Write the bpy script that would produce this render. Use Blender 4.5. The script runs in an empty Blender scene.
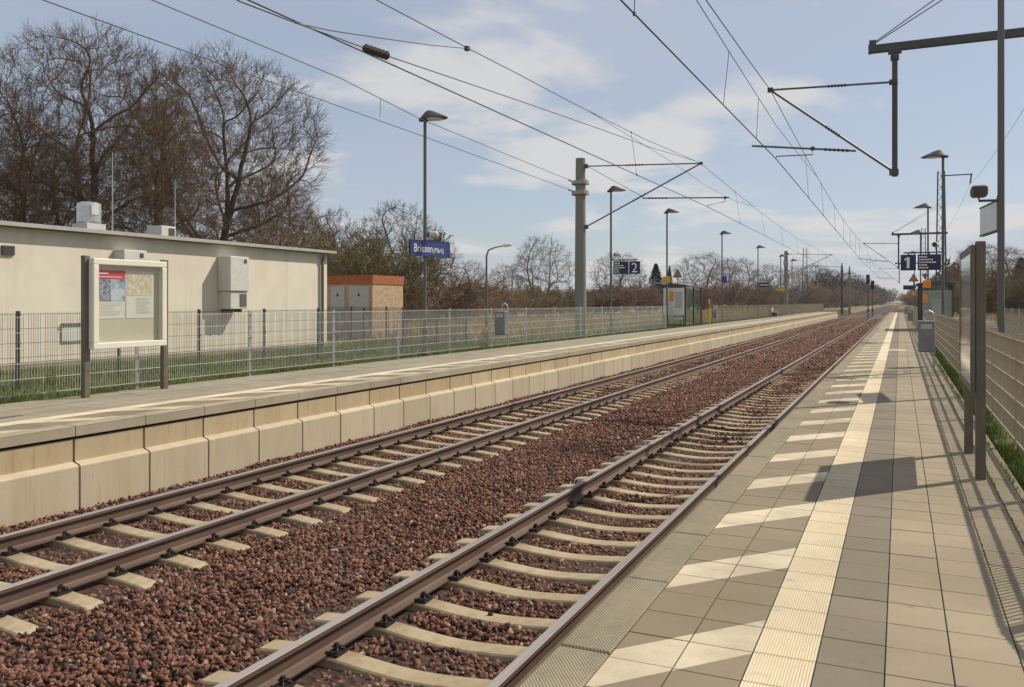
import bpy, math, random
import numpy as np
from mathutils import Vector, Matrix
R = math.radians
scene = bpy.context.scene
COL = scene.collection

# ------------------------------------------------------------------ camera, sky, sun, exposure
FPX, VX, HY = 849.0, 900.0, 302.5          # focal length in pixels, vanishing point of the track
CAMZ = 2.34                                # eye above rail top; platform is at PZ
PZ = 0.84
TH = math.atan((VX - 512.0) / FPX)
CT, ST = math.cos(TH), math.sin(TH)
cam_d = bpy.data.cameras.new('camera')
cam = bpy.data.objects.new('camera', cam_d); COL.objects.link(cam)
cam.location = (0, 0, CAMZ); cam.rotation_euler = (R(90), 0, TH)
cam_d.sensor_width = 36.0; cam_d.lens = FPX / 1024 * 36.0
cam_d.shift_y = (HY - 343.5) / 1024
cam_d.clip_start = 0.05; cam_d.clip_end = 8000
scene.camera = cam

SUN = Vector((0.61, 0.71, 1.0)).normalized()
ELEV = math.asin(SUN.z); AZ = math.atan2(SUN.x, SUN.y)
w = bpy.data.worlds.new('World'); scene.world = w; w.use_nodes = True
wn, wl = w.node_tree.nodes, w.node_tree.links
for n in list(wn): wn.remove(n)
wo = wn.new('ShaderNodeOutputWorld'); bg = wn.new('ShaderNodeBackground')
sky = wn.new('ShaderNodeTexSky'); sky.sky_type = 'NISHITA'; sky.sun_disc = False
sky.sun_elevation = ELEV; sky.sun_rotation = AZ
sky.air_density = 1.0; sky.dust_density = 0.7; sky.ozone_density = 1.4
bg.inputs['Strength'].default_value = 0.094
# thin clouds: noise on a flat layer overhead, in the direction of view
tc = wn.new('ShaderNodeTexCoord'); sx = wn.new('ShaderNodeSeparateXYZ')
wl.new(tc.outputs['Generated'], sx.inputs[0])
def wmath(op, a, b=None, clamp=False):
    m = wn.new('ShaderNodeMath'); m.operation = op; m.use_clamp = clamp
    for i, v in enumerate((a, b)):
        if v is None: continue
        if isinstance(v, (int, float)): m.inputs[i].default_value = v
        else: wl.new(v, m.inputs[i])
    return m.outputs[0]
zc = wmath('ADD', wmath('MAXIMUM', sx.outputs[2], 0.0), 0.10)
cx_, cy_ = wmath('DIVIDE', sx.outputs[0], zc), wmath('DIVIDE', sx.outputs[1], zc)
cb = wn.new('ShaderNodeCombineXYZ'); wl.new(cx_, cb.inputs[0]); wl.new(cy_, cb.inputs[1])
def wnoise(scale, detail, rough, off):
    mp = wn.new('ShaderNodeMapping'); mp.inputs['Location'].default_value = off
    wl.new(cb.outputs[0], mp.inputs['Vector'])
    nz = wn.new('ShaderNodeTexNoise'); nz.inputs['Scale'].default_value = scale
    nz.inputs['Detail'].default_value = detail; nz.inputs['Roughness'].default_value = rough
    nz.inputs['Distortion'].default_value = 0.25
    wl.new(mp.outputs[0], nz.inputs['Vector']); return nz.outputs[0]
def wramp(v, a, b):
    mr = wn.new('ShaderNodeMapRange'); mr.interpolation_type = 'SMOOTHSTEP'
    mr.inputs[1].default_value = a; mr.inputs[2].default_value = b
    wl.new(v, mr.inputs[0]); return mr.outputs[0]
puffs = wramp(wnoise(0.80, 9, 0.56, (2.98, 0.49, 0)), 0.49, 0.60)
veil = wramp(wnoise(0.40, 6, 0.55, (7.7, 4.2, 0)), 0.30, 0.75)
def wmix(f, a, b):
    m = wn.new('ShaderNodeMix'); m.data_type = 'RGBA'; wl.new(f, m.inputs[0]); wl.new(a, m.inputs[6])
    if isinstance(b, tuple): m.inputs[7].default_value = (*b, 1)
    else: wl.new(b, m.inputs[7])
    return m
mix = wmix(wmath('ADD', wmath('MULTIPLY', veil, 0.40), 0.50, True), sky.outputs[0], (4.75, 5.15, 6.05))
mix = wmix(wmath('MULTIPLY', puffs, 0.80), mix.outputs[2], (6.95, 6.8, 6.65))
wl.new(mix.outputs[2], bg.inputs['Color']); wl.new(bg.outputs[0], wo.inputs[0])

sd = bpy.data.lights.new('sun', 'SUN'); sd.energy = 4.15; sd.angle = R(0.6); sd.color = (1.0, 0.92, 0.76)
sun = bpy.data.objects.new('sun', sd); COL.objects.link(sun)
sun.rotation_euler = (-SUN).to_track_quat('-Z', 'Y').to_euler(); sun.location = (20, 20, 60)
scene.view_settings.view_transform = 'Standard'; scene.view_settings.look = 'None'
scene.view_settings.exposure = 0.16; scene.view_settings.gamma = 1.0
scene.view_settings.use_curve_mapping = False

# ------------------------------------------------------------------ measuring helpers
def ZD(y, D): return CAMZ - (y - HY) * D / FPX
def depth(X, Y): return -X * ST + Y * CT
def on_line(px, X):                        # Y where column px meets the plane X
    k = (px - 512) / FPX; D = X / (k * CT - ST); return k * D * ST + D * CT
def across(px, Y):                         # X where column px meets the plane Y
    k = (px - 512) / FPX; D = Y / (k * ST + CT); return k * D * CT - D * ST
def height(py, X, Y): return ZD(py, depth(X, Y))

# ------------------------------------------------------------------ mesh helpers
class MB:
    def __init__(s): s.v = []; s.f = []; s.m = []
    def add(s, vs, fs, m=0):
        o = len(s.v); s.v.extend([tuple(p) for p in vs]); s.f.extend([tuple(o + i for i in f) for f in fs]); s.m.extend([m] * len(fs))
        return s
    def box(s, c, d, rz=0.0, m=0, M=None):
        x, y, z = d[0] / 2, d[1] / 2, d[2] / 2
        P = [Vector(p) for p in ((-x, -y, -z), (x, -y, -z), (x, y, -z), (-x, y, -z), (-x, -y, z), (x, -y, z), (x, y, z), (-x, y, z))]
        q = Matrix.Rotation(rz, 3, 'Z') if M is None else M
        c = Vector(c)
        return s.add([q @ p + c for p in P], [(0, 3, 2, 1), (4, 5, 6, 7), (0, 1, 5, 4), (1, 2, 6, 5), (2, 3, 7, 6), (3, 0, 4, 7)], m)
    def bb(s, a, b, m=0):
        return s.box([(a[i] + b[i]) / 2 for i in range(3)], [abs(b[i] - a[i]) for i in range(3)], m=m)
    def tube(s, pts, r, n=6, m=0, cap=True):
        pts = [Vector(p) for p in pts]; k = len(pts)
        rs = r if isinstance(r, (list, tuple)) else [r] * k
        vs = []; ref = None
        for i, p in enumerate(pts):
            d = (pts[min(i + 1, k - 1)] - pts[max(i - 1, 0)]).normalized()
            if ref is None or abs(ref.dot(d)) > .97: ref = Vector((0, 0, 1)) if abs(d.z) < .9 else Vector((1, 0, 0))
            a = d.cross(ref).normalized(); b = a.cross(d)
            for j in range(n):
                t = 2 * math.pi * j / n; vs.append(p + (a * math.cos(t) + b * math.sin(t)) * rs[i])
        fs = []
        for i in range(k - 1):
            for j in range(n): fs.append((i * n + j, i * n + (j + 1) % n, (i + 1) * n + (j + 1) % n, (i + 1) * n + j))
        if cap: fs.append(tuple(reversed(range(n)))); fs.append(tuple((k - 1) * n + j for j in range(n)))
        return s.add(vs, fs, m)
    def prism(s, poly, axis, a, b, m=0):   # poly in the two other axes
        def mk(p, t):
            return {'x': (t, p[0], p[1]), 'y': (p[0], t, p[1]), 'z': (p[0], p[1], t)}[axis]
        n = len(poly); vs = [mk(p, a) for p in poly] + [mk(p, b) for p in poly]
        fs = [(i, (i + 1) % n, n + (i + 1) % n, n + i) for i in range(n)] + [tuple(reversed(range(n))), tuple(range(n, 2 * n))]
        return s.add(vs, fs, m)
    def quad(s, a, b, c, d, m=0): return s.add([a, b, c, d], [(0, 1, 2, 3)], m)
    def lathe(s, c, prof, n=20, m=0):
        vs = []; k = len(prof)
        for r, z in prof:
            for j in range(n):
                t = 2 * math.pi * j / n; vs.append((c[0] + r * math.cos(t), c[1] + r * math.sin(t), c[2] + z))
        fs = [(i * n + j, i * n + (j + 1) % n, (i + 1) * n + (j + 1) % n, (i + 1) * n + j) for i in range(k - 1) for j in range(n)]
        fs += [tuple(reversed(range(n))), tuple((k - 1) * n + j for j in range(n))]
        return s.add(vs, fs, m)
    def build(s, name, mats, parent=None, smooth=False, bevel=0.0, recalc=True):
        me = bpy.data.meshes.new(name)
        off = parent_world(parent)
        me.from_pydata([(p[0] - off[0], p[1] - off[1], p[2] - off[2]) for p in s.v], [], s.f)
        for mt in (mats if isinstance(mats, (list, tuple)) else [mats]): me.materials.append(mt)
        if any(s.m): me.polygons.foreach_set('material_index', s.m)
        if recalc:
            import bmesh
            b = bmesh.new(); b.from_mesh(me); bmesh.ops.recalc_face_normals(b, faces=b.faces); b.to_mesh(me); b.free()
        if smooth: me.polygons.foreach_set('use_smooth', [True] * len(me.polygons))
        return link(name, me, parent, bevel)
def parent_world(o):
    v = Vector((0, 0, 0))
    while o is not None: v += Vector(o.location); o = o.parent
    return v
def link(name, me, parent=None, bevel=0.0):
    o = bpy.data.objects.new(name, me); COL.objects.link(o)
    if parent is not None: o.parent = parent
    if bevel:
        b = o.modifiers.new('bevel', 'BEVEL'); b.width = bevel; b.segments = 2; b.limit_method = 'ANGLE'
    return o
def tag(o, label=None, cat=None, group=None, kind=None):
    if label: o['label'] = label
    if cat: o['category'] = cat
    if group: o['group'] = group
    if kind: o['kind'] = kind
    return o
def thing(name, loc, label, cat, group=None, rz=0.0):
    o = bpy.data.objects.new(name, None); COL.objects.link(o); o.location = loc; o.rotation_euler = (0, 0, rz)
    o.empty_display_size = 0.2
    return tag(o, label, cat, group)
def copy_tree(o, parent=None):
    c = o.copy(); COL.objects.link(c)
    if parent is not None: c.parent = parent
    for ch in list(o.children): copy_tree(ch, c)
    return c
def np_mesh(name, verts, faces, mats, parent=None, smooth=False):   # verts Nx3, faces Mxk (one size)
    me = bpy.data.meshes.new(name); k = faces.shape[1]
    me.vertices.add(len(verts)); me.vertices.foreach_set('co', np.ascontiguousarray(verts, dtype=np.float32).ravel())
    me.loops.add(faces.size); me.loops.foreach_set('vertex_index', np.ascontiguousarray(faces, dtype=np.int32).ravel())
    me.polygons.add(len(faces)); me.polygons.foreach_set('loop_start', np.arange(0, faces.size, k, dtype=np.int32))
    me.polygons.foreach_set('loop_total', np.full(len(faces), k, dtype=np.int32))
    if smooth: me.polygons.foreach_set('use_smooth', np.ones(len(faces), dtype=bool))
    me.update(calc_edges=True); me.validate()
    for mt in (mats if isinstance(mats, (list, tuple)) else [mats]): me.materials.append(mt)
    return link(name, me, parent)

# ------------------------------------------------------------------ materials
class NT:
    def __init__(s, name):
        s.mat = bpy.data.materials.new(name); s.mat.use_nodes = True
        s.n, s.l = s.mat.node_tree.nodes, s.mat.node_tree.links
        s.b = s.n['Principled BSDF']; s.co = None
    def coord(s, which='Object'):
        t = s.n.new('ShaderNodeTexCoord'); return t.outputs[which]
    def math(s, op, a, b=None, clamp=False):
        m = s.n.new('ShaderNodeMath'); m.operation = op; m.use_clamp = clamp
        for i, v in enumerate((a, b)):
            if v is None: continue
            if isinstance(v, (int, float)): m.inputs[i].default_value = v
            else: s.l.new(v, m.inputs[i])
        return m.outputs[0]
    def noise(s, scale, detail=4, rough=0.6, vec=None, stretch=None, dist=0.0):
        z = s.n.new('ShaderNodeTexNoise'); z.inputs['Scale'].default_value = scale
        z.inputs['Detail'].default_value = detail; z.inputs['Roughness'].default_value = rough; z.inputs['Distortion'].default_value = dist
        v = vec if vec is not None else s.coord()
        if stretch:
            mp = s.n.new('ShaderNodeMapping'); mp.inputs['Scale'].default_value = stretch; s.l.new(v, mp.inputs['Vector']); v = mp.outputs[0]
        s.l.new(v, z.inputs['Vector']); return z.outputs[0]
    def ramp(s, v, stops):
        r = s.n.new('ShaderNodeValToRGB'); e = r.color_ramp.elements
        while len(e) < len(stops): e.new(0.5)
        for i, (p, c) in enumerate(stops): e[i].position = p; e[i].color = (*c, 1)
        s.l.new(v, r.inputs[0]); return r.outputs[0]
    def maprange(s, v, a, b, c=0.0, d=1.0):
        m = s.n.new('ShaderNodeMapRange'); m.inputs[1].default_value = a; m.inputs[2].default_value = b; m.inputs[3].default_value = c; m.inputs[4].default_value = d
        s.l.new(v, m.inputs[0]); return m.outputs[0]
    def mix(s, f, a, b, mode='MIX'):
        m = s.n.new('ShaderNodeMix'); m.data_type = 'RGBA'; m.blend_type = mode
        for i, v in ((0, f), (6, a), (7, b)):
            if isinstance(v, (int, float)): m.inputs[i].default_value = v
            elif isinstance(v, tuple): m.inputs[i].default_value = (*v, 1)
            else: s.l.new(v, m.inputs[i])
        return m.outputs[2]
    def island(s):
        g = s.n.new('ShaderNodeNewGeometry'); return g.outputs['Random Per Island']
    def color(s, c):
        if isinstance(c, tuple): s.b.inputs['Base Color'].default_value = (*c, 1)
        else: s.l.new(c, s.b.inputs['Base Color'])
    def bump(s, h, strength=0.3, dist=0.01):
        b = s.n.new('ShaderNodeBump'); b.inputs['Strength'].default_value = strength; b.inputs['Distance'].default_value = dist
        s.l.new(h, b.inputs['Height']); s.l.new(b.outputs[0], s.b.inputs['Normal'])
    def done(s, rough=0.7, metal=0.0, spec=None):
        if isinstance(rough, (int, float)): s.b.inputs['Roughness'].default_value = rough
        else: s.l.new(rough, s.b.inputs['Roughness'])
        s.b.inputs['Metallic'].default_value = metal
        if spec is not None: s.b.inputs['Specular IOR Level'].default_value = spec
        return s.mat
def simple(name, c, rough=0.6, metal=0.0, var=0.18, scale=6.0, bump=0.0, bscale=60, spec=None, streak=None):
    t = NT(name)
    nz = t.noise(scale, 5, 0.65, stretch=streak)
    lo = tuple(max(0, x * (1 - var)) for x in c); hi = tuple(min(1, x * (1 + var)) for x in c)
    t.color(t.ramp(nz, [(0.3, lo), (0.7, hi)]))
    if bump: t.bump(t.noise(bscale, 3, 0.6), bump, 0.005)
    return t.done(rough, metal, spec)

def stripe_mask(t, slope, phase, period, length, sgn=1):
    co = t.coord(); sp = t.n.new('ShaderNodeSeparateXYZ'); t.l.new(co, sp.inputs[0])
    v = t.math('SUBTRACT', sp.outputs[1], t.math('MULTIPLY', sp.outputs[0], slope))
    v = t.math('SUBTRACT', v, phase)
    v = t.math('MODULO', t.math('ADD', v, 1000 * period), period)
    return t.math('LESS_THAN', v, length)
def paver(name, c, c2=None, stripe=None, var=0.085, bump=0.35):
    t = NT(name)
    isl = t.island()
    big = t.noise(0.9, 5, 0.6); fine = t.noise(170, 2, 0.7)
    col = t.mix(isl, tuple(x * (1 - var) for x in c), tuple(x * (1 + var) for x in c))
    if stripe:
        m = stripe_mask(t, *stripe)
        wcol = t.mix(isl, tuple(x * .93 for x in c2), tuple(x * 1.05 for x in c2))
        col = t.mix(m, col, wcol)
    col = t.mix(t.maprange(t.noise(3.2, 5, .7), .40, .68, 0.0, .30), col, (c[0] * 1.25, c[1] * 1.22, c[2] * 1.15))
    col = t.mix(t.maprange(big, .35, .7, 0.0, .50), col, (c[0] * .62, c[1] * .60, c[2] * .56), 'MIX')
    col = t.mix(t.maprange(fine, .3, .75, 0.0, .22), col, (.05, .045, .035))
    spots = t.noise(5.5, 6, 0.75)
    col = t.mix(t.maprange(spots, .60, .72, 0.0, .40), col, (.085, .07, .055))
    t.color(col); t.bump(fine, bump, 0.003)
    return t.done(0.88, spec=.3)
WHITE = (.72, .62, .45)
BEIGE = (.335, .275, .19); GREYP = (.228, .19, .142); TAN = (.255, .207, .137)
m_beige = paver('beige_paver', BEIGE)
m_dark = paver('grey_paver', GREYP)
m_stripe_near = paver('striped_paver', TAN, WHITE, (1.15, 3.731 + .575 * 1.15, 1.29, .42))
m_stripe_far = paver('striped_paver_far', TAN, WHITE, (1.15, 0.35, 1.29, .42))
m_white = paver('white_ribbed_paver', WHITE, var=.07)
m_farpave = paver('far_grey_paver', (.33, .285, .215))
m_edge_far = paver('far_edge_slab', (.40, .345, .255))
t = NT('platform_edge_concrete')
co = t.coord(); sp = t.n.new('ShaderNodeSeparateXYZ'); t.l.new(co, sp.inputs[0])
hx = t.math('SINE', t.math('MULTIPLY', sp.outputs[0], 2 * math.pi / .016)); hy = t.math('SINE', t.math('MULTIPLY', sp.outputs[1], 2 * math.pi / .022))
knob = t.math('MULTIPLY', hx, hy)
c0 = t.mix(t.island(), (.30, .255, .172), (.365, .31, .215))
c0 = t.mix(t.maprange(t.noise(1.6, 6, .65), .35, .72, 0, .55), c0, (.17, .15, .105))
c0 = t.mix(t.maprange(t.noise(22, 5, .7), .45, .75, 0, .30), c0, (.11, .095, .07))
t.color(c0); t.bump(knob, .75, .004); m_edge = t.done(.9, spec=.25)
t = NT('joint_sand')
t.color(t.ramp(t.noise(8, 5, .7), [(.35, (.07, .048, .028)), (.7, (.15, .105, .06))])); m_joint = t.done(.95)
t = NT('wall_concrete')
c0 = t.mix(t.island(), (.45, .385, .275), (.545, .47, .345))
c0 = t.mix(t.maprange(t.noise(3.0, 6, .65, stretch=(1, 1, .16)), .45, .75, 0, .45), c0, (.36, .27, .16))
c0 = t.mix(t.maprange(t.noise(40, 4, .7), .45, .8, 0, .25), c0, (.2, .17, .12))
c0 = t.mix(t.maprange(t.noise(14, 5, .7, stretch=(1, 1, .07)), .56, .76, 0, .40), c0, (.20, .165, .115))
t.color(c0); t.bump(t.noise(90, 4, .7), .25, .004); m_wall = t.done(.9, spec=.25)
t = NT('wall_concrete_stained')
c0 = t.mix(t.island(), (.43, .335, .21), (.52, .42, .28))
c0 = t.mix(t.maprange(t.noise(3.4, 6, .65, stretch=(1, 1, .14)), .40, .72, 0, .55), c0, (.36, .25, .135))
c0 = t.mix(t.maprange(t.noise(16, 5, .7, stretch=(1, 1, .06)), .54, .74, 0, .60), c0, (.16, .12, .08))
t.color(c0); t.bump(t.noise(90, 4, .7), .25, .004); m_wall_up = t.done(.9, spec=.25)
m_black = simple('dark_gap', (.018, .016, .014), .95)
# ballast
def ballast_mat(name):
    t = NT(name)
    isl = t.island()
    c0 = t.ramp(isl, [(0.0, (.026, .02, .018)), (.22, (.08, .042, .031)), (.46, (.165, .072, .048)), (.74, (.25, .108, .068)), (.94, (.30, .155, .10)), (.99, (.40, .30, .23))])
    c0 = t.mix(t.maprange(t.noise(60, 4, .7), .35, .75, 0, .5), c0, (.05, .032, .025))
    t.color(c0); t.bump(t.noise(120, 3, .7), .35, .004)
    return t.done(.86, spec=.3)
m_stone = ballast_mat('ballast_stone')
t = NT('ballast_bed')
v = t.n.new('ShaderNodeTexVoronoi'); v.inputs['Scale'].default_value = 16; t.l.new(t.coord(), v.inputs['Vector'])
c0 = t.ramp(v.outputs['Color'], [(0, (.015, .011, .009)), (.5, (.045, .023, .017)), (1, (.085, .042, .03))])
t.color(c0); t.bump(v.outputs['Distance'], .9, .03); m_bed = t.done(.95)  # bed colour darkened to stand in for shade in the gaps between stones
t = NT('sleeper_concrete')
c0 = t.ramp(t.noise(7, 6, .7), [(.3, (.27, .21, .13)), (.55, (.40, .325, .21)), (.75, (.48, .39, .26))])
sp = t.n.new('ShaderNodeSeparateXYZ'); t.l.new(t.coord(), sp.inputs[0]); seat = t.math('ABSOLUTE', t.math('SUBTRACT', t.math('ABSOLUTE', sp.outputs[0]), .75))
c0 = t.mix(t.math('MULTIPLY', t.maprange(seat, .12, .34, 1, 0), t.maprange(t.noise(9, 5, .7), .3, .7, .2, .9)), c0, (.20, .125, .075))
oi = t.n.new('ShaderNodeObjectInfo')
c0 = t.mix(t.math('MULTIPLY', oi.outputs['Random'], .45), c0, (.30, .225, .14))
c0 = t.mix(t.maprange(t.noise(70, 3, .7), .5, .8, 0, .35), c0, (.2, .14, .09))
t.color(c0); t.bump(t.noise(80, 4, .7), .3, .004); m_sleeper = t.done(.92, spec=.25)
t = NT('rail_rust')
c0 = t.ramp(t.noise(5, 6, .7, stretch=(1, .15, 1)), [(.3, (.085, .052, .04)), (.55, (.14, .09, .068)), (.8, (.19, .125, .09))])
t.color(c0); t.bump(t.noise(90, 4, .7), .2, .003); m_rust = t.done(.75, .25)
t = NT('rail_head_steel')
c0 = t.ramp(t.noise(4, 5, .7, stretch=(3, .08, 1)), [(.3, (.21, .19, .18)), (.7, (.34, .31, .30))])
t.color(c0); m_railtop = t.done(.72, .15, .3)
m_clip = simple('clip_steel', (.035, .03, .028), .6, .5)
m_galv = simple('galvanised_steel', (.42, .42, .41), .5, .55, .15, 3)
m_pole = simple('grey_painted_pole', (.12, .12, .112), .6, .1, .12, 2, streak=(1, 1, .2))
m_darkpole = simple('dark_steel_pole', (.072, .072, .07), .6, .1, .15, 2)
m_concpole = simple('spun_concrete', (.215, .205, .175), .9, 0, .16, 3, .2, 60, streak=(1, 1, .15))
m_wire = simple('copper_wire', (.055, .06, .058), .6, .3)
m_tube = simple('cantilever_tube', (.16, .155, .15), .5, .5)
m_insul = simple('brown_insulator', (.06, .035, .028), .35)
m_insul_grey = simple('grey_insulator', (.32, .31, .29), .45)
m_green = simple('dark_green_steel', (.045, .055, .052), .5, .2)
m_beam = simple('beam_paint', (.075, .075, .072), .55, .3, .2, 4)
m_fence = simple('fence_zinc', (.60, .59, .56), .5, .15, .15, 5)
m_fence_r = simple('fence_zinc_weathered', (.40, .34, .25), .6, .35, .18, 5)
t = NT('render_plaster')
c0 = t.ramp(t.noise(1.1, 6, .6), [(.3, (.645, .58, .475)), (.7, (.725, .66, .55))])
c0 = t.mix(t.maprange(t.noise(2.0, 5, .65, stretch=(.3, 1.4, .10)), .52, .8, 0, .32), c0, (.36, .30, .22))
t.color(c0); t.bump(t.noise(70, 5, .7), .45, .008); m_plaster = t.done(.93, spec=.2)
m_roofedge = simple('roof_edge_metal', (.46, .44, .40), .5, .4, .1, 3)
m_roof = simple('roof_felt', (.14, .13, .12), .9)
m_acwhite = simple('machine_box_paint', (.58, .57, .52), .5, .0, .08, 4)
m_steel = simple('stainless_steel', (.60, .60, .59), .32, .8, .1, 8)
m_white_paint = simple('cream_frame_paint', (.72, .68, .58), .45, 0, .05, 3)
m_post = simple('board_post_paint', (.145, .125, .092), .6, .2, .18, 3, .15, 80)
m_boardback = simple('board_lining', (.55, .51, .41), .8, 0, .05)
m_blue = simple('sign_blue', (.035, .05, .21), .38, 0, .06, 3)
m_navy = simple('sign_navy', (.016, .02, .075), .4, 0, .08, 3)
m_lett = simple('letter_white', (.80, .80, .80), .5, 0, .02)
m_signgrey = simple('sign_grey', (.60, .60, .58), .35, .3, .05)
m_bin = simple('bin_grey_metal', (.22, .215, .225), .5, .35, .12, 5)
m_yellow = simple('signal_yellow', (.68, .36, .02), .5, 0, .06)
m_orange = simple('sign_orange', (.78, .28, .02), .5, 0, .06)
m_red = simple('poster_red', (.62, .045, .05), .5, 0, .03)
m_paper = simple('poster_paper', (.70, .67, .62), .7, 0, .04, 12)
m_lampbody = simple('lamp_body', (.06, .06, .06), .6, .1, .08)
m_lens = simple('lamp_lens', (.72, .72, .68), .25, 0, .03)
m_speaker = simple('speaker_shell', (.55, .53, .47), .5)
m_speaker_d = simple('speaker_dark', (.05, .045, .04), .5)
m_brickband = simple('red_brown_tiles', (.33, .105, .042), .85, 0, .4, 9, .3, 40)
m_doorgrey = simple('station_door_grey', (.40, .40, .40), .5, .1, .05)
m_panel = simple('pebble_dash', (.42, .30, .19), .95, 0, .32, 9, .8, 45)
m_asphalt = simple('asphalt', (.06, .058, .055), .95, 0, .25, 20, .3, 120)
m_carblue = simple('car_paint_blue', (.03, .05, .10), .25, .4, .05)
m_carsil = simple('car_paint_silver', (.40, .41, .42), .3, .5, .05)
m_tyre = simple('tyre_rubber', (.02, .02, .02), .9)
m_carglass = simple('car_glass', (.02, .025, .03), .08, 0, .05, spec=.8)
def glass(name, tint, alpha, rough=.05):
    t = NT(name); tr = t.n.new('ShaderNodeBsdfTransparent'); tr.inputs[0].default_value = (*tint, 1)
    gl = t.n.new('ShaderNodeBsdfGlossy'); gl.inputs['Roughness'].default_value = rough; gl.inputs['Color'].default_value = (.95, .97, .95, 1)
    ms = t.n.new('ShaderNodeMixShader')
    lw = t.n.new('ShaderNodeLayerWeight'); lw.inputs['Blend'].default_value = .5
    f = t.math('ADD', t.math('MULTIPLY', t.math('POWER', lw.outputs['Facing'], 4.0), .75), alpha, True)
    t.l.new(f, ms.inputs[0]); t.l.new(tr.outputs[0], ms.inputs[1]); t.l.new(gl.outputs[0], ms.inputs[2])
    t.l.new(ms.outputs[0], t.n['Material Output'].inputs['Surface']); return t.mat
m_glass = glass('clear_glass', (.965, .975, .965), .02)
m_shelter_glass = glass('shelter_glass', (.80, .87, .82), .12, .25)
# vegetation
def bark(name, a, b, scale=9):
    t = NT(name)
    oi = t.n.new('ShaderNodeObjectInfo')
    c0 = t.ramp(t.noise(scale, 5, .7, stretch=(1, 1, .25)), [(.3, a), (.7, b)])
    t.color(c0); t.bump(t.noise(30, 4, .7), .4, .02); return t.done(.95, spec=.15)
m_bark = bark('oak_bark', (.065, .05, .038), (.13, .10, .072))
m_twig = bark('oak_twig', (.11, .073, .044), (.195, .132, .080), 3)
m_twig_grey = bark('grey_twig', (.10, .08, .062), (.17, .135, .105), 3)
m_twig_red = bark('red_brown_twig', (.155, .105, .08), (.26, .18, .135), 2)
m_twig_tan = bark('tan_twig', (.20, .14, .085), (.33, .24, .15), 2)
m_twig_olive = bark('olive_twig', (.13, .11, .06), (.23, .19, .10), 2)
def leafy(name, a, b):
    t = NT(name); c0 = t.mix(t.island(), a, b); c0 = t.mix(t.maprange(t.noise(1.2, 4, .6), .35, .7, 0, .4), c0, tuple(x * .5 for x in a))
    t.color(c0); return t.done(.85, spec=.2)
m_spruce = leafy('spruce_needles', (.016, .026, .014), (.045, .060, .026))
m_thuja = leafy('thuja_needles', (.11, .095, .045), (.22, .165, .085))
m_grass = leafy('grass_blades', (.10, .17, .03), (.26, .28, .095))
m_drygrass = leafy('dry_grass_blades', (.34, .27, .14), (.58, .48, .29))
t = NT('ground_earth')
g1 = t.noise(.12, 6, .65); g2 = t.noise(2.6, 6, .7)
c0 = t.ramp(g1, [(.32, (.13, .125, .05)), (.5, (.24, .19, .10)), (.68, (.34, .27, .155))])
c0 = t.mix(t.maprange(g2, .35, .7, 0, .55), c0, (.075, .065, .028))
t.color(c0); t.bump(t.noise(14, 5, .7), .6, .05); m_ground = t.done(.97, spec=.1)

# ------------------------------------------------------------------ ground sheet
PEND = 140.0                                   # end of both platforms
def ground_z(x, y):
    def sm(a, b, v):
        u = min(1, max(0, (v - a) / (b - a))); return u * u * (3 - 2 * u)
    left = sm(-10.0, -11.2, x); right = sm(-1.6, 0.4, x)
    hi = max(left, right)
    far = sm(PEND + 2, PEND + 30, y)
    top = 0.70 * (1 - far) + 0.15 * far
    if x < -11.5 and far > 0: hi = max(hi, 0)
    base = -0.50
    z = base + (top - base) * hi
    if x < -60: z += 0.004 * (-60 - x)
    if x > 60: z += 0.003 * (x - 60)
    return z
xs = sorted(set([-4000, -1500, -700, -400, -250, -160, -110, -80, -60, -45, -35, -28, -22, -18, -15, -13, -12.2, -11.6] + [-11.2 + .2 * i for i in range(8)] + [-9.6, -8, -6, -4, -2] + [-1.6 + .2 * i for i in range(12)] + [1.2, 2, 4, 8, 14, 22, 35, 60, 110, 200, 400, 900, 2500]))
ys = sorted(set([-60, -30, -10] + list(range(0, 220, 4)) + [240, 280, 340, 420, 600, 900, 1500, 3000, 6000]))
g = MB(); idx = {}
vs = [(x, y, ground_z(x, y)) for y in ys for x in xs]
fs = [(j * len(xs) + i, j * len(xs) + i + 1, (j + 1) * len(xs) + i + 1, (j + 1) * len(xs) + i) for j in range(len(ys) - 1) for i in range(len(xs) - 1)]
g.add(vs, fs); tag(g.build('ground', m_ground, smooth=True), kind='structure')
# gravel bed under the tracks
g = MB()
bedp = [(-9.20, -.17), (-8.6, -.235), (-6.3, -.235), (-5.3, -.21), (-4.3, -.235), (-1.9, -.235), (-1.42, -.25)]
ysb = [-6, 0, 10, 20, 40, 80, 140, 200, 400, 900]
for a, b in zip(ysb[:-1], ysb[1:]):
    for (x0, z0), (x1, z1) in zip(bedp[:-1], bedp[1:]):
        g.quad((x0, a, z0), (x1, a, z1), (x1, b, z1), (x0, b, z0))
tag(g.build('track_bed', m_bed, recalc=False), kind='structure')
g = MB()
for a, b in zip((PEND + .5, 200, 400), (200, 400, 900)):
    g.quad((-13.5, a, -.44), (-9.2, a, -.17), (-9.2, b, -.17), (-13.5, b, -.44)); g.quad((-1.42, a, -.25), (1.8, a, -.40), (1.8, b, -.40), (-1.42, b, -.25))
tag(g.build('track_shoulder', m_bed, recalc=False), kind='structure')

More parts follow.
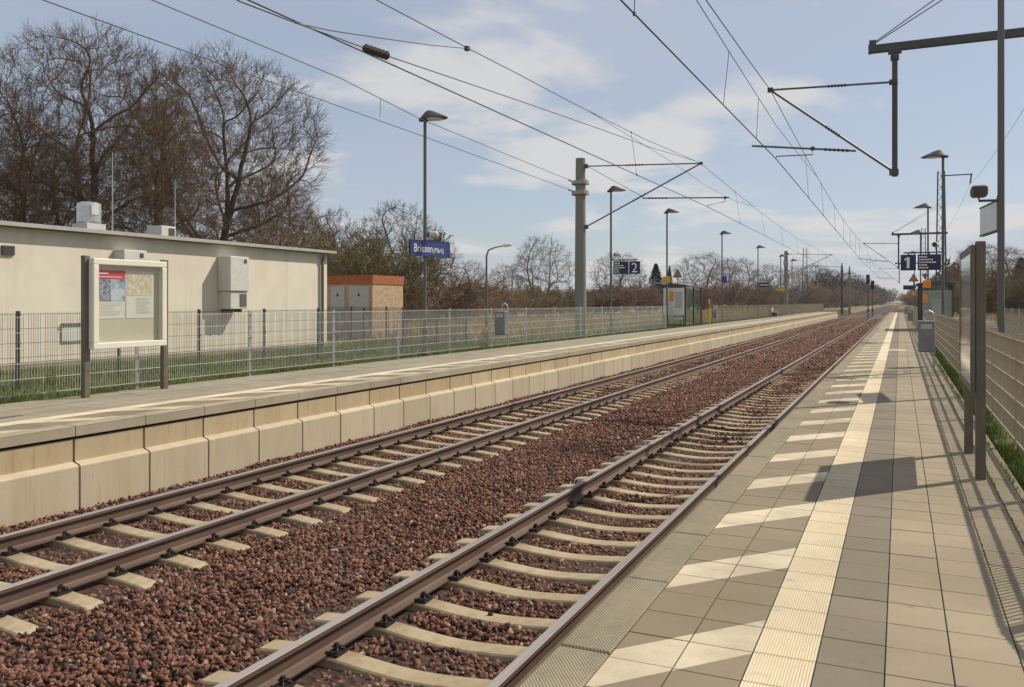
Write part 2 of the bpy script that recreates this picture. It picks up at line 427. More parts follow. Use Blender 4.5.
# ------------------------------------------------------------------ platforms
def tile_field(mb, x0, x1, y0, y1, pitch, phase, z, m, gap=.0045, ch=.0025, thick=.05):
    k = math.floor((y0 - phase) / pitch); y = phase + k * pitch
    while y < y1:
        a, b = x0 + gap / 2, x1 - gap / 2; c, d = y + gap / 2, y + pitch - gap / 2
        dz = random.uniform(-.0012, .0012)
        Z = z + dz
        mb.add([(a + ch, c + ch, Z), (b - ch, c + ch, Z), (b - ch, d - ch, Z), (a + ch, d - ch, Z),
                (a, c, Z - ch), (b, c, Z - ch), (b, d, Z - ch), (a, d, Z - ch)],
               [(0, 1, 2, 3), (0, 4, 5, 1), (1, 5, 6, 2), (2, 6, 7, 3), (3, 7, 4, 0)], m)
        y += pitch
def ribbed(mb, x0, x1, y0, y1, pitch, phase, z, m, n=21):
    k = math.floor((y0 - phase) / pitch); y = phase + k * pitch; gp = .006
    w_ = (x1 - x0 - gp) / n
    while y < y1:
        c, d = y + gp / 2, y + pitch - gp / 2
        prof = [(x0 + gp / 2, z - .012)]
        for i in range(n):
            xa = x0 + gp / 2 + i * w_
            prof += [(xa, z - .006), (xa + w_ * .30, z), (xa + w_ * .72, z), (xa + w_, z - .006)]
        prof.append((x1 - gp / 2, z - .012))
        N = len(prof)
        mb.add([(p[0], c, p[1]) for p in prof] + [(p[0], d, p[1]) for p in prof], [(i, i + 1, N + i + 1, N + i) for i in range(N - 1)], m)
        y += pitch
random.seed(3)
near_mats = [m_beige, m_dark, m_stripe_near, m_white, m_edge, m_joint]
p = MB(); Y0, Y1 = -3.0, PEND
tile_field(p, -1.364, -1.125, Y0, Y1, 1.005, .46, PZ + .002, 4, .010, .008)
tile_field(p, -1.125, -.85, Y0, Y1, .302, .12, PZ, 2); tile_field(p, -.85, -.575, Y0, Y1, .302, .12, PZ, 2)
ribbed(p, -.575, -.319, Y0, 24, .302, .12, PZ + .003, 3)
tile_field(p, -.575, -.319, 24.3, Y1, .302, .12, PZ, 3)
tile_field(p, -.319, -.057, Y0, Y1, .302, .12, PZ, 1)
tile_field(p, -.057, .196, Y0, Y1, .302, .12, PZ, 0); tile_field(p, .196, .459, Y0, Y1, .302, .12, PZ, 0)
tile_field(p, .459, .70, Y0, Y1, .302, .12, PZ, 0); tile_field(p, .70, .84, Y0, Y1, .302, .12, PZ, 0)
tile_field(p, .84, .893, Y0, Y1, 1.0, .2, PZ + .006, 0)
p.quad((-1.36, Y0, PZ - .011), (.90, Y0, PZ - .011), (.90, Y1, PZ - .011), (-1.36, Y1, PZ - .011), 5)
p.bb((-1.364, Y0, PZ - .13), (-1.15, Y1, PZ - .0125), 4)
p.bb((-1.50, Y0, -.55), (.90, Y1, PZ - .135), 4) if False else p.bb((-1.24, Y0, -.55), (.895, Y1, PZ - .135), 4)
tile_field(p, -.319, .196, 29.4, 29.6, .302, .12, PZ + .005, 3)
tag(p.build('platform_near', near_mats, recalc=False), kind='structure')
# far platform
far_mats = [m_farpave, m_dark, m_stripe_far, m_white, m_edge_far, m_joint]
p = MB(); Y0, Y1 = -2.0, 146.0; EF = -9.115
tile_field(p, EF - .24, EF, Y0, Y1, 1.055, 7.18 % 1.055, PZ + .002, 4, .012, .010)
tile_field(p, EF - .515, EF - .24, Y0, Y1, .302, .05, PZ, 2); tile_field(p, EF - .79, EF - .515, Y0, Y1, .302, .05, PZ, 2)
tile_field(p, EF - 1.05, EF - .79, Y0, Y1, .302, .05, PZ, 3)
for i in range(6): tile_field(p, EF - 1.05 - .315 * (i + 1), EF - 1.05 - .315 * i, Y0, Y1, .302, .05, PZ, 0)
p.quad((EF - 2.94, Y0, PZ - .011), (EF - .004, Y0, PZ - .011), (EF - .004, Y1, PZ - .011), (EF - 2.94, Y1, PZ - .011), 5)
k0 = 7.18 % 1.055 - 3 * 1.055
for i in range(142):
    a = k0 + i * 1.055
    if a + 1.055 > Y1: break
    p.bb((EF - .30, a + .006, PZ - .125), (EF + .002, a + 1.049, PZ - .012), 4)
p.bb((EF - 2.94, Y0, -.4), (EF - .35, Y1, PZ - .127), 4)
tag(p.build('platform_far', far_mats, recalc=False), kind='structure')
# retaining wall of the far platform
wroot = thing('platform_wall', (EF - .1, 60, -.4), 'long pale concrete retaining wall of stepped blocks under the far platform edge', 'wall')
up, lo = MB(), MB()
for i in range(142):
    a = k0 + i * 1.055; b = a + 1.055
    if b > Y1: break
    up.bb((EF - .16, a + .016, .38), (EF - .028, b - .016, PZ - .165))
    lo.prism([(EF - .16, -.5), (EF + .075, -.5), (EF + .075, .355), (EF + .055, .375), (EF - .027, .405), (EF - .16, .405)], 'y', a + .016, b - .016)
up.build('upper_course', m_wall_up, wroot); lo.build('lower_course', m_wall, wroot)
bk = MB(); bk.bb((EF - .28, Y0 - .5, -.5), (EF - .10, Y1 - .3, PZ - .129)); bk.build('backing', m_black, wroot)  # near-black sheet puts the shade of joints and slab gap into colour

# ------------------------------------------------------------------ rails, sleepers, ballast
TN, TF = -3.02, -7.445                       # track centres
HG = 0.7535
def rail(xc, label):
    prof = [(-.036, -.006), (-.030, 0), (.030, 0), (.036, -.006), (.036, -.036), (.022, -.046), (.009, -.060), (.008, -.135), (.020, -.150), (.075, -.160), (.075, -.172),
            (-.075, -.172), (-.075, -.160), (-.020, -.150), (-.008, -.135), (-.009, -.060), (-.022, -.046), (-.036, -.036)]
    r = thing('rail', (xc, 0, -.172), label, 'rail')
    body, head = MB(), MB()
    n = len(prof)
    cuts = [-6 + 6 * i for i in range(0, 30)] + [190, 260, 400, 900]
    for a, b in zip(cuts[:-1], cuts[1:]):
        for i in range(n):
            q0, q1 = prof[i], prof[(i + 1) % n]
            (head if i in (0, 1, 2) else body).quad((xc + q0[0], a, q0[1]), (xc + q1[0], a, q1[1]), (xc + q1[0], b, q1[1]), (xc + q0[0], b, q0[1]))
    body.build('rail_body', m_rust, r, recalc=False); head.build('running_surface', m_railtop, r, recalc=False)
rail(TN + HG, 'rusty steel rail beside the paved platform edge, nearest of the four'); rail(TN - HG, 'rusty steel rail of the near track, its left one by the gravel')
rail(TF + HG, 'rusty steel rail of the far track, its right one by the gravel'); rail(TF - HG, 'rusty steel rail running closest under the far concrete wall')
# sleeper profile along its length: high at the rail seats, low in the middle
def sleeper_mesh(detail):
    xs_ = [-1.3, -1.26, -1.0, -.9, -.76, -.62, -.5, -.35, -.15, 0, .15, .35, .5, .62, .76, .9, 1.0, 1.26, 1.3]
    def top(x):
        x = abs(x)
        if x > 1.28: return -.225
        if x > .9: return -.172 - (x - .9) * .085
        if x > .6: return -.173
        u = x / .6; return -.215 + (.042) * (u ** 2 * (1.6 - .6 * u))
    mb = MB(); vs = []
    for x in xs_:
        z = top(x); vs += [(x, -.145, -.38), (x, -.098, z - .012), (x, -.085, z), (x, .085, z), (x, .098, z - .012), (x, .145, -.38)]
    fs = []
    for i in range(len(xs_) - 1):
        for j in range(5): fs.append((i * 6 + j, i * 6 + j + 1, i * 6 + 7 + j, i * 6 + 6 + j))
    fs += [(0, 1, 2, 3, 4, 5), tuple(6 * (len(xs_) - 1) + j for j in (5, 4, 3, 2, 1, 0))]
    return mb.add(vs, fs)
o = sleeper_mesh(1).build('concrete_sleeper', m_sleeper); sl_me = o.data; bpy.data.objects.remove(o)
c = MB()
for s_ in (1, -1):                            # W shaped tension clamp, angled plate, sleeper screw
    c.tube([(.075 * 0 + .02, s_ * .012, .030), (.060, s_ * .022, .036), (.075, s_ * .040, .024), (.040, s_ * .058, .026), (-.005, s_ * .060, .020), (-.022, s_ * .045, .014)], .0085, 5)
c.box((.035, 0, .006), (.11, .13, .016)); c.tube([(.035, 0, .01), (.035, 0, .052)], .013, 6); c.box((.035, 0, .050), (.045, .045, .010)); c.box((.035, 0, .062), (.026, .026, .02))
o = c.build('rail_clip', m_clip); clip_me = o.data; bpy.data.objects.remove(o)
def lay(xc, y_first, n, label, group, clips):
    for i in range(n):
        y = y_first + .60 * i
        s_ = link('concrete_sleeper', sl_me); s_.location = (xc + random.uniform(-.012, .012), y + random.uniform(-.012, .012), random.uniform(-.004, .004))
        s_.rotation_euler = (0, 0, random.uniform(-.008, .008)); tag(s_, label, 'sleeper', group)
        if i < clips:
            for side in (-1, 1):
                for io in (-1, 1):
                    k = link('rail_clip', clip_me, s_); k.scale = (.95, 1.05, 1.0); k.location = (side * HG + io * .080, 0, -.168); k.rotation_euler = (0, 0, 0 if io > 0 else math.pi)
random.seed(5)
SN0, SF0 = 2.62, 0.84
lay(TN, SN0, 150, 'pale concrete sleeper lying in gravel across the near track', 'sleepers of the near track', 42)
lay(TF, SF0, 150, 'pale concrete sleeper lying in gravel across the far track', 'sleepers of the far track', 36)
mb = MB()
for xc, y0 in ((TN, SN0 + 90), (TF, SF0 + 90)):
    for i in range(150):
        y = y0 + .6 * i
        mb.add([(xc + a, y + b, z) for z, h in ((-.38, .13), (-.19, .09)) for a, b in ((-1.3, -h), (1.3, -h), (1.3, h), (-1.3, h))], [(4, 5, 6, 7), (0, 1, 5, 4), (1, 2, 6, 5), (2, 3, 7, 6), (3, 0, 4, 7)])
tag(mb.build('far_sleepers', m_sleeper), 'far concrete sleepers fading down both tracks into the distance', 'sleepers', kind='stuff')
# ballast stones: one mesh of many small angular rocks
rng = np.random.default_rng(11)
ico = []
ph = (1 + 5 ** .5) / 2
icov = np.array([(-1, ph, 0), (1, ph, 0), (-1, -ph, 0), (1, -ph, 0), (0, -1, ph), (0, 1, ph), (0, -1, -ph), (0, 1, -ph), (ph, 0, -1), (ph, 0, 1), (-ph, 0, -1), (-ph, 0, 1)]) / math.sqrt(1 + ph * ph)
icof = np.array([(0, 11, 5), (0, 5, 1), (0, 1, 7), (0, 7, 10), (0, 10, 11), (1, 5, 9), (5, 11, 4), (11, 10, 2), (10, 7, 6), (7, 1, 8), (3, 9, 4), (3, 4, 2), (3, 2, 6), (3, 6, 8), (3, 8, 9), (4, 9, 5), (2, 4, 11), (6, 2, 10), (8, 6, 7), (9, 8, 1)])
cubev = np.array([(-1, -1, -1), (1, -1, -1), (1, 1, -1), (-1, 1, -1), (-1, -1, 1), (1, -1, 1), (1, 1, 1), (-1, 1, 1)]) * .62
cubef = np.array([(0, 3, 2), (0, 2, 1), (4, 5, 6), (4, 6, 7), (0, 1, 5), (0, 5, 4), (1, 2, 6), (1, 6, 5), (2, 3, 7), (2, 7, 6), (3, 0, 4), (3, 4, 7)])
def bed_z(x): return np.interp(x, [q[0] for q in bedp], [q[1] for q in bedp])
def stones(y0, y1, pitch, size, base_v, base_f, lift=0.0):
    W_ = -1.30 - (-9.16); nx, ny = int(W_ / pitch), int((y1 - y0) / pitch)
    gx, gy = np.meshgrid(np.arange(nx), np.arange(ny)); N = gx.size
    x = -9.16 + (gx.ravel() + rng.uniform(-.5, 1.5, N)) * pitch; y = y0 + (gy.ravel() + rng.uniform(-.5, 1.5, N)) * pitch
    x = np.clip(x, -9.10, -1.36)
    keep = np.ones(N, bool); low = np.zeros(N)
    for xc, ys0 in ((TN, SN0), (TF, SF0)):
        dx = np.abs(x - xc); fy = np.abs((y - ys0 + .3) % .6 - .3)
        onsl = (dx < 1.32) & (fy < .115)
        keep &= ~(onsl & (rng.uniform(0, 1, N) > .015 + np.clip((y - 26) / 60, 0, .25)))
        rl = np.abs(dx - HG); keep &= ~(rl < .085)
        low += np.where((dx < 1.30), -.016, 0) + np.where(rl < .16, -.012, 0)
        low += np.where((dx < 1.2), np.clip((y - 14) / 22, 0, 1) * .045, 0)
    x, y, low = x[keep], y[keep], low[keep]; N = len(x)
    s = size * rng.uniform(.55, 1.25, N)
    v = base_v[None] * (1 + rng.uniform(-.42, .42, (N, len(base_v), 1))) * s[:, None, None] * .55
    v = v * np.stack([rng.uniform(.75, 1.65, N), rng.uniform(.55, 1.05, N), rng.uniform(.42, .90, N)], 1)[:, None, :]
    a, b, c_ = rng.uniform(0, 6.28, N), rng.uniform(-1.0, 1.0, N), rng.uniform(-1.0, 1.0, N)
    def rot(v, ang, i, j):
        cs, sn = np.cos(ang)[:, None], np.sin(ang)[:, None]; o = v.copy()
        o[:, :, i] = v[:, :, i] * cs - v[:, :, j] * sn; o[:, :, j] = v[:, :, i] * sn + v[:, :, j] * cs; return o
    v = rot(rot(rot(v, b, 1, 2), c_, 0, 2), a, 0, 1)
    und = .010 * np.sin(x * 2.1 + y * 1.3) + .010 * np.sin(y * 2.7 - x * 3.3)
    z = bed_z(x) + low + und + lift + rng.uniform(-.018, .030, N)
    v += np.stack([x, y, z], 1)[:, None, :]
    f = base_f[None] + (np.arange(N) * len(base_v))[:, None, None]
    return v.reshape(-1, 3), f.reshape(-1, 3)
parts = [stones(1.0, 15, .0285, .050, cubev, cubef), stones(15, 34, .043, .062, cubev, cubef, .004), stones(34, 75, .08, .105, cubev, cubef, .004), stones(75, 140, .14, .18, cubev, cubef, .0)]
V, F, off = [], [], 0
for v, f in parts: V.append(v); F.append(f + off); off += len(v)
tag(np_mesh('ballast', np.concatenate(V), np.concatenate(F), m_stone), 'red-brown crushed stone ballast filling the bed round both tracks', 'ballast', kind='stuff')

# ------------------------------------------------------------------ fences
def mesh_fence(pts, z0, h, post_label, mats, gap=.05, levels=6, post_step=2.51, rwire=.0021, name='fence', post_w=.06, bar=.008, po=.045, group=None, every=1):
    """double bar mesh fence along a polyline of (x, y); posts are parts, each bay one panel part"""
    root = thing(name, (pts[0][0], pts[0][1], z0), post_label, 'fence', group)
    for (ax, ay), (bx, by) in zip(pts[:-1], pts[1:]):
        L = math.hypot(bx - ax, by - ay); n = max(1, round(L / post_step)); ux, uy = (bx - ax) / L, (by - ay) / L
        rz = math.atan2(uy, ux)
        for i in range(n):
            s0, s1 = L * i / n, L * (i + 1) / n
            P = lambda s_, o=0.0: (ax + ux * s_ - uy * o, ay + uy * s_ + ux * o)
            m = MB(); mx, my = P((s0 + s1) / 2)
            for k in range(levels):
                z = z0 + .06 + (h - .09) * k / (levels - 1)
                for o in (-.007, .007):
                    x_, y_ = P((s0 + s1) / 2, o); m.box((x_, y_, z), (s1 - s0 - .03, bar, bar), rz)
            q = s0 + .03
            while q < s1 - .02:
                x_, y_ = P(q); m.box((x_, y_, z0 + .03 + (h - .03) / 2), (rwire * 2, rwire * 2, h - .03), rz); q += gap
            m.build('mesh_panel', mats[0], root, recalc=False)
            x_, y_ = P(s0, po); c = MB(); c.box((x_, y_, z0 + h / 2 - .1), (post_w, .04, h + .24), rz); c.box((x_, y_, z0 + h + .025), (post_w + .006, .046, .012), rz)
            for k in (0, levels // 2, levels - 1): c.box((P(s0, po * .27)[0], P(s0, po * .27)[1], z0 + .06 + (h - .09) * k / (levels - 1)), (.05, .02, .04), rz)
            c.build('post', mats[1], root, recalc=False)
        x_, y_ = P(L, po); c = MB(); c.box((x_, y_, z0 + h / 2 - .1), (post_w, .04, h + .24), rz); c.build('post', mats[1], root, recalc=False)
    return root
FL = -12.8
mesh_fence([(FL, 2.4), (FL, 50.4)], .80, 1.33, 'silver wire mesh fence behind the far platform, from the notice board to the shelter', (m_fence, m_galv), post_step=2.98)
mesh_fence([(FL, 64.8), (FL, 166)], .80, 1.30, 'silver wire mesh fence of the far platform beyond the shelter, running to its end', (m_fence_r, m_galv), post_step=2.98, rwire=.002)
mesh_fence([(-15.0, 3.85), (-15.0, 28.71), (-24.0, 31.5)], .70, 1.45, 'dark mesh fence with black posts standing in the grass before the flat building', (m_green, m_green), post_step=2.26, rwire=.0022, name='fence')
FR = 1.105
mesh_fence([(1.52, 2.76), (FR, 5.27)], .84, 1.14, 'short nearest bay of mesh fence angled outward beside the near platform', (m_fence_r, m_fence_r), post_step=2.55, rwire=.0042, bar=.015, po=-.045)
mesh_fence([(FR, 5.27), (FR, 138)], .84, 1.14, 'long brownish wire mesh fence along the grassy edge of the near platform', (m_fence_r, m_fence_r), post_step=2.51, rwire=.0042, bar=.015, po=-.045)
mesh_fence([(4.3, 14), (4.3, 46)], .66, 1.42, 'silver mesh fence beyond the near platform, in front of the parked cars', (m_fence_r, m_galv), post_step=2.5, levels=5, rwire=.0014)

# ------------------------------------------------------------------ lamps
def lamp(X, Y, side, label, group, H_=8.0):
    r = thing('platform_lamp', (X, Y, .6), label, 'lamp', group)
    m = MB(); m.tube([(X, Y, .3), (X, Y, 1.6), (X, Y, 1.62), (X, Y, H_)], [.075, .075, .055, .048], 14); m.tube([(X, Y, .80), (X, Y, .92)], .11, 14); m.box((X, Y, .80), (.34, .34, .06)); m.tube([(X, Y, 3.0), (X, Y, 3.06)], .058, 12); m.box((X + .07, Y, 1.35), (.02, .09, .30))
    m.build('pole', m_pole, r, smooth=False)
    h = MB(); n = 24; rows = []
    prof = [(1.0, 0.0), (1.0, .025), (.86, .075), (.60, .15), (.34, .225), (.16, .265), (.04, .275)]
    vs = []
    for f_, z in prof:
        for j in range(n):
            a = 2 * math.pi * j / n
            cx = .30 * f_ + .10 * (1 - f_)
            vs.append((X + side * (cx + .47 * f_ * math.cos(a)), Y + .27 * f_ * math.sin(a), H_ - .02 + z))
    fs = [(i * n + j, i * n + (j + 1) % n, (i + 1) * n + (j + 1) % n, (i + 1) * n + j) for i in range(len(prof) - 1) for j in range(n)]
    fs += [tuple(range(n)), tuple((len(prof) - 1) * n + j for j in range(n))]
    h.add(vs, fs); h.box((X - side * .06, Y, H_ - .02), (.24, .14, .08))
    hd = h.build('lamp_head', m_lampbody, r)
    l = MB(); l.lathe((X + side * .34, Y, H_ - .032), [(.26, 0), (.26, .008)], 20); l.build('lens', m_lens, hd)
    return r
LX = -13.1; LL = {}
names = ['first tall lamp of the far platform, carrying the blue station name sign', 'tall grey lamp of the far platform carrying the number two sign', 'tall grey lamp standing beside the far glass shelter with a yellow box',
         'tall grey lamp of the far platform with a small pictogram sign', 'tall grey lamp of the far platform with a long navy sign', 'tall thin lamp near the far end of the far platform']
for px, nm in zip((425, 611, 667, 722, 758, 780.6), names):
    LL[px] = on_line(px, LX); lamp(LX, LL[px], 1, nm, 'tall lamps of the far platform', 7.9)
lamp(LX, on_line(792, LX), 1, 'most distant tall lamp of the far platform beside the second mast', 'tall lamps of the far platform', 7.9)
RX = 1.5; RL = {}
rn = ['nearest dark lamp post on the right, rising out of the picture with a grey sign', 'dark lamp post of the near platform carrying the number one sign', 'thin lamp of the near platform behind the shelter roof with an orange sign',
      'fourth lamp of the near platform, its head just above the number one sign', 'smallest most distant lamp of the near platform']
for px, nm, hh in zip((1001, 943, 928, 920.5, 914.5), rn, (8.0, 7.95, 7.95, 7.95, 7.95)):
    RL[px] = on_line(px, RX); lamp(RX, RL[px], -1, nm, 'tall lamps of the near platform', hh)

# ------------------------------------------------------------------ lettering
def text_mesh(s, size, extrude=.004):
    cu = bpy.data.curves.new('lettering', 'FONT'); cu.body = s; cu.size = size; cu.extrude = extrude; cu.align_x = 'LEFT'; cu.resolution_u = 3
    o = bpy.data.objects.new('lettering', cu); COL.objects.link(o); bpy.context.view_layer.update()
    me = bpy.data.meshes.new_from_object(o.evaluated_get(bpy.context.evaluated_depsgraph_get())); bpy.data.objects.remove(o); bpy.data.curves.remove(cu)
    return me
def lettering(s, size, mat, parent, loc, rot, squeeze=1.0, width=None):
    me = text_mesh(s, size)
    if width: squeeze = width / max(v.co.x for v in me.vertices)
    me.materials.clear(); me.materials.append(mat)
    o = link('lettering', me, parent); o.location = loc; o.rotation_euler = rot; o.scale = (squeeze, 1, 1); return o

# station name sign on the first far lamp: local x along the sign, local -y is its face
def local_root(name, loc, rz, label, cat, group=None): return thing(name, loc, label, cat, group, rz)
def lbuild(mb, name, mat, root, **k):      # build in the root's own coordinates
    me_o = mb.build(name, mat, None, **k); me_o.parent = root; return me_o
Yn = LL[425]
rz = math.atan2(math.cos(R(14)), math.sin(R(14)))            # direction of the sign, 14 degrees off the track
Dn = depth(LX, Yn); zt, zb = ZD(241.2, Dn), ZD(257.0, Dn)
sg = local_root('station_name_sign', (LX + .09, Yn - .02, (zt + zb) / 2), rz, 'blue station name sign reading Briesen (Märk) on the first far lamp', 'sign')
hh = .455
m = MB(); m.box((.12, 0, 0), (1.66, .05, hh)); lbuild(m, 'panel', m_blue, sg, bevel=.006)
m = MB(); m.box((-.725, 0, 0), (.03, .075, hh + .02)); m.box((.965, 0, 0), (.03, .06, hh + .02)); m.box((.12, 0, hh / 2 + .0115), (1.66, .06, .02)); lbuild(m, 'frame', m_navy, sg)
lettering('Briesen', .34, m_lett, sg, (-.60, -.029, -.10), (R(90), 0, 0), .80, .80)
lettering('(Märk)', .22, m_lett, sg, (.23, -.029, -.10), (R(90), 0, 0), .86, .46)
m = MB(); m.box((0, .06, .15), (.08, .10, .04)); m.box((0, .06, -.15), (.08, .10, .04)); lbuild(m, 'bracket', m_pole, sg)
def loudspeaker(loc, rz, label, post_dx, shell=None):
    r = thing('loudspeaker', loc, label, 'loudspeaker', None, rz)
    m = MB(); m.tube([(-.17, 0, 0), (-.10, 0, 0), (.12, 0, 0), (.17, 0, 0)], [.085, .125, .125, .09], 16); lbuild(m, 'housing', shell or m_speaker, r, smooth=False); r.scale = (.8, .8, .8)
    m = MB(); m.tube([(-.235, 0, 0), (-.172, 0, 0)], [.118, .10], 16); lbuild(m, 'horn_mouth', m_speaker_d, r)
    m = MB(); m.tube([(0, 0, -.12), (0, 0, -.22), (post_dx, 0, -.24)], .018, 6); lbuild(m, 'bracket', m_darkpole, r); return r
loudspeaker((LX + .30, Yn, zt + .20), 0.35, 'pale loudspeaker sticking out above the blue station name sign', -.36)
# sign on the nearest right post, its sky reflection painted as flat grey
Yp = RL[1001]
g1 = local_root('station_sign', (RX - .005, Yp + .02, 0), math.atan2(1.38, -.17), 'grey sign panel seen nearly edge on, fixed to the nearest dark post', 'sign')
zs_t, zs_b = ZD(200, depth(RX, Yp)), ZD(229, depth(RX, Yp))
m = MB(); m.box((.70, 0, (zs_t + zs_b) / 2), (1.36, .05, zs_t - zs_b)); lbuild(m, 'panel', m_signgrey, g1, bevel=.005)
m = MB(); m.box((.01, 0, (zs_t + zs_b) / 2 + .03), (.05, .10, zs_t - zs_b + .08)); lbuild(m, 'end_cap', m_navy, g1)
m = MB(); m.box((.70, 0, zs_b - .012), (1.36, .075, .025)); m.box((.70, 0, zs_t + .010), (1.36, .075, .02)); lbuild(m, 'frame', m_darkpole, g1)
cu_ = thing('platform_camera', (RX - .31, Yp + .05, zs_t + .16), 'small dark boxy camera unit on an arm above the pale sign, nearest right post', 'camera')
m = MB(); m.bb((RX - .435, Yp - .10, zs_t + .07), (RX - .185, Yp + .24, zs_t + .255)); m.build('housing', m_post, cu_, bevel=.05)
m = MB(); m.bb((RX - .405, Yp - .112, zs_t + .095), (RX - .215, Yp - .095, zs_t + .225)); m.build('front_window', m_speaker_d, cu_, bevel=.008)
m = MB(); m.tube([(RX - .31, Yp + .08, zs_t + .075), (RX - .31, Yp + .08, zs_t + .01), (RX, Yp + .03, zs_t + .0)], .022, 6); m.build('bracket', m_darkpole, cu_)

m = None
# direction signs: a number panel and a text panel
def text_bars(mb, x0, x1, z, h, y, rng_):
    x = x0
    while x < x1:
        wl_ = rng_.uniform(.03, .09); mb.box((min(x + wl_ / 2, x1), y, z), (wl_, .004, h)); x += wl_ + .018
rr = random.Random(4)
def number_sign(X, Y, xa, xb, xc, xd, zt, zb, digit, num_first, label_n, label_t, cat='sign'):
    """two panels facing back along the platform: [xa,xb] and [xc,xd] across"""
    out = []
    for (p0, p1, isnum, lab) in ((xa, xb, num_first, label_n if num_first else label_t), (xc, xd, not num_first, label_t if num_first else label_n)):
        r = thing('platform_sign', ((p0 + p1) / 2, Y, (zt + zb) / 2), lab, cat); W_, H_ = p1 - p0, zt - zb
        m = MB(); m.box(((p0 + p1) / 2, Y, (zt + zb) / 2), (W_, .09, H_)); m.build('panel', m_navy, r, bevel=.006)
        if isnum and digit == '1':
            h_ = H_ * .70; m = MB(); cx = (p0 + p1) / 2 - W_ * .08; zb_ = zb + H_ * .14
            m.prism([(cx - .02 * h_, zb_), (cx + .20 * h_, zb_), (cx + .20 * h_, zb_ + h_), (cx + .04 * h_, zb_ + h_), (cx - .22 * h_, zb_ + .86 * h_), (cx - .22 * h_, zb_ + .70 * h_), (cx - .02 * h_, zb_ + .76 * h_)], 'y', Y - .051, Y - .046); m.build('lettering', m_lett, r)
        elif isnum: lettering(digit, H_ * 1.08, m_lett, r, (-W_ * .30, -.05, -H_ * .38), (R(90), 0, 0), 1.0)
        else:
            m = MB()
            for k, (a, b) in enumerate(((.06, .42), (.06, .62), (.06, .74), (.06, .36), (.06, .42))):
                text_bars(m, p0 + W_ * a, p0 + W_ * b, zt - H_ * (.16 + .17 * k), H_ * (.075 if k else .10), Y - .0485, rr)
            m.build('text_lines', m_lett, r)
        m = MB(); m.box(((p0 + p1) / 2, Y, zt + .03), (.05, .05, .07)); m.build('bracket', m_darkpole, r)
        out.append(r)
    return out
Y1_ = RL[943] - .02; D1_ = depth(1.0, Y1_)
xs1 = [across(q, Y1_) for q in (900.6, 916.0, 917.6, 941.0)]
zt1, zb1 = height(254.5, .7, Y1_), height(270.3, .7, Y1_)
number_sign(0, Y1_, *xs1, zt1, zb1, '1', True, 'navy square sign with a white number 1 hanging over the near platform', 'navy sign with lines of white text beside the number 1 sign')
b = thing('sign_bracket', (RX, Y1_, zt1 + .06), 'dark horizontal bar on a lamp post carrying the number 1 sign', 'bracket'); m = MB(); m.bb((xs1[0] + .1, Y1_ - .03, zt1 + .05), (RX, Y1_ + .03, zt1 + .10)); m.build('bar', m_darkpole, b)
loudspeaker((RX - .25, Y1_, zt1 + .36), 1.3, 'small dark loudspeaker above the sign with lines of text', -.05)
Y2_ = LL[611] - .06
xs2 = [across(q, Y2_) for q in (613.5, 628.4, 629.4, 640.0)]
zt2, zb2 = height(261.5, -12.5, Y2_), height(274.0, -12.5, Y2_)
number_sign(0, Y2_, *xs2, zt2, zb2, '2', False, 'navy square sign with a white number 2 on the far platform', 'navy sign with faint text lines left of the number 2 sign')
b = thing('sign_bracket', (LX, Y2_, zt2 + .06), 'thin horizontal bar on a lamp carrying the number 2 sign', 'bracket'); m = MB(); m.bb((LX, Y2_ - .03, zt2 + .05), (xs2[3] - .1, Y2_ + .03, zt2 + .10)); m.build('bar', m_darkpole, b)
loudspeaker((LX + .36, Y2_, zt2 + .36), .35, 'small pale loudspeaker above the text sign on the second far lamp', -.34)
def flat_sign(name, Y, xa, xb, ya, yb, mat, label, cat='sign', thick=.06, text=False):
    X0, X1 = across(xa, Y), across(xb, Y); Xm = (X0 + X1) / 2; Z1, Z0 = height(ya, Xm, Y), height(yb, Xm, Y)
    r = thing(name, (Xm, Y, Z0), label, cat); m = MB(); m.bb((X0, Y - thick, Z0), (X1, Y, Z1)); m.build('panel', mat, r, bevel=.004)
    zm_ = (Z0 + Z1) / 2; m = MB(); m.bb((X0 - (.05 if Y > 50 and Xm < 0 else -.02), Y, zm_ - .04), (X1 + (.10 if Y > 56 and Xm > 0 else -.02), Y + (.08 if Y > 50 else .55), zm_ + .04)); m.build('bracket', m_darkpole, r)
    if text:
        m = MB(); text_bars(m, X0 + .1, X1 - .1, (Z0 + Z1) / 2, (Z1 - Z0) * .22, Y - thick - .003, rr); m.build('text_lines', m_lett, r)
    return r
flat_sign('direction_sign', LL[758] - .1, 758.8, 769.5, 282.6, 287.2, m_navy, 'long navy sign on a distant lamp of the far platform', text=True)
flat_sign('pictogram_sign', LL[722] - .1, 722.0, 726.8, 276.5, 282.8, m_blue, 'small blue pictogram sign high on a lamp of the far platform')
flat_sign('orange_sign', LL[667] - .1, 663.2, 670.0, 276.5, 283.2, m_yellow, 'yellow square box sign on the lamp beside the far shelter')
flat_sign('orange_sign', LL[780.6] - .1, 778.6, 785.0, 287.2, 291.0, m_yellow, 'tiny yellow sign on the lamp near the far second mast')
flat_sign('orange_sign', 49.6, 922.8, 931.0, 280.4, 287.6, m_orange, 'bright orange square sign at roof height of the near shelter')
flat_sign('orange_sign', 49.6, 922.6, 928.0, 294.6, 302.6, m_orange, 'lower orange sign hanging under the bigger one at the near shelter')
flat_sign('direction_sign', RL[920.5] - .1, 903.2, 915.2, 285.3, 289.6, m_navy, 'small navy sign hanging below the number 1 sign, farther along')
flat_sign('orange_sign', RL[920.5] - .3, 911.5, 915.6, 291.2, 295.2, m_orange, 'tiny orange sign under the distant navy sign of the near platform')

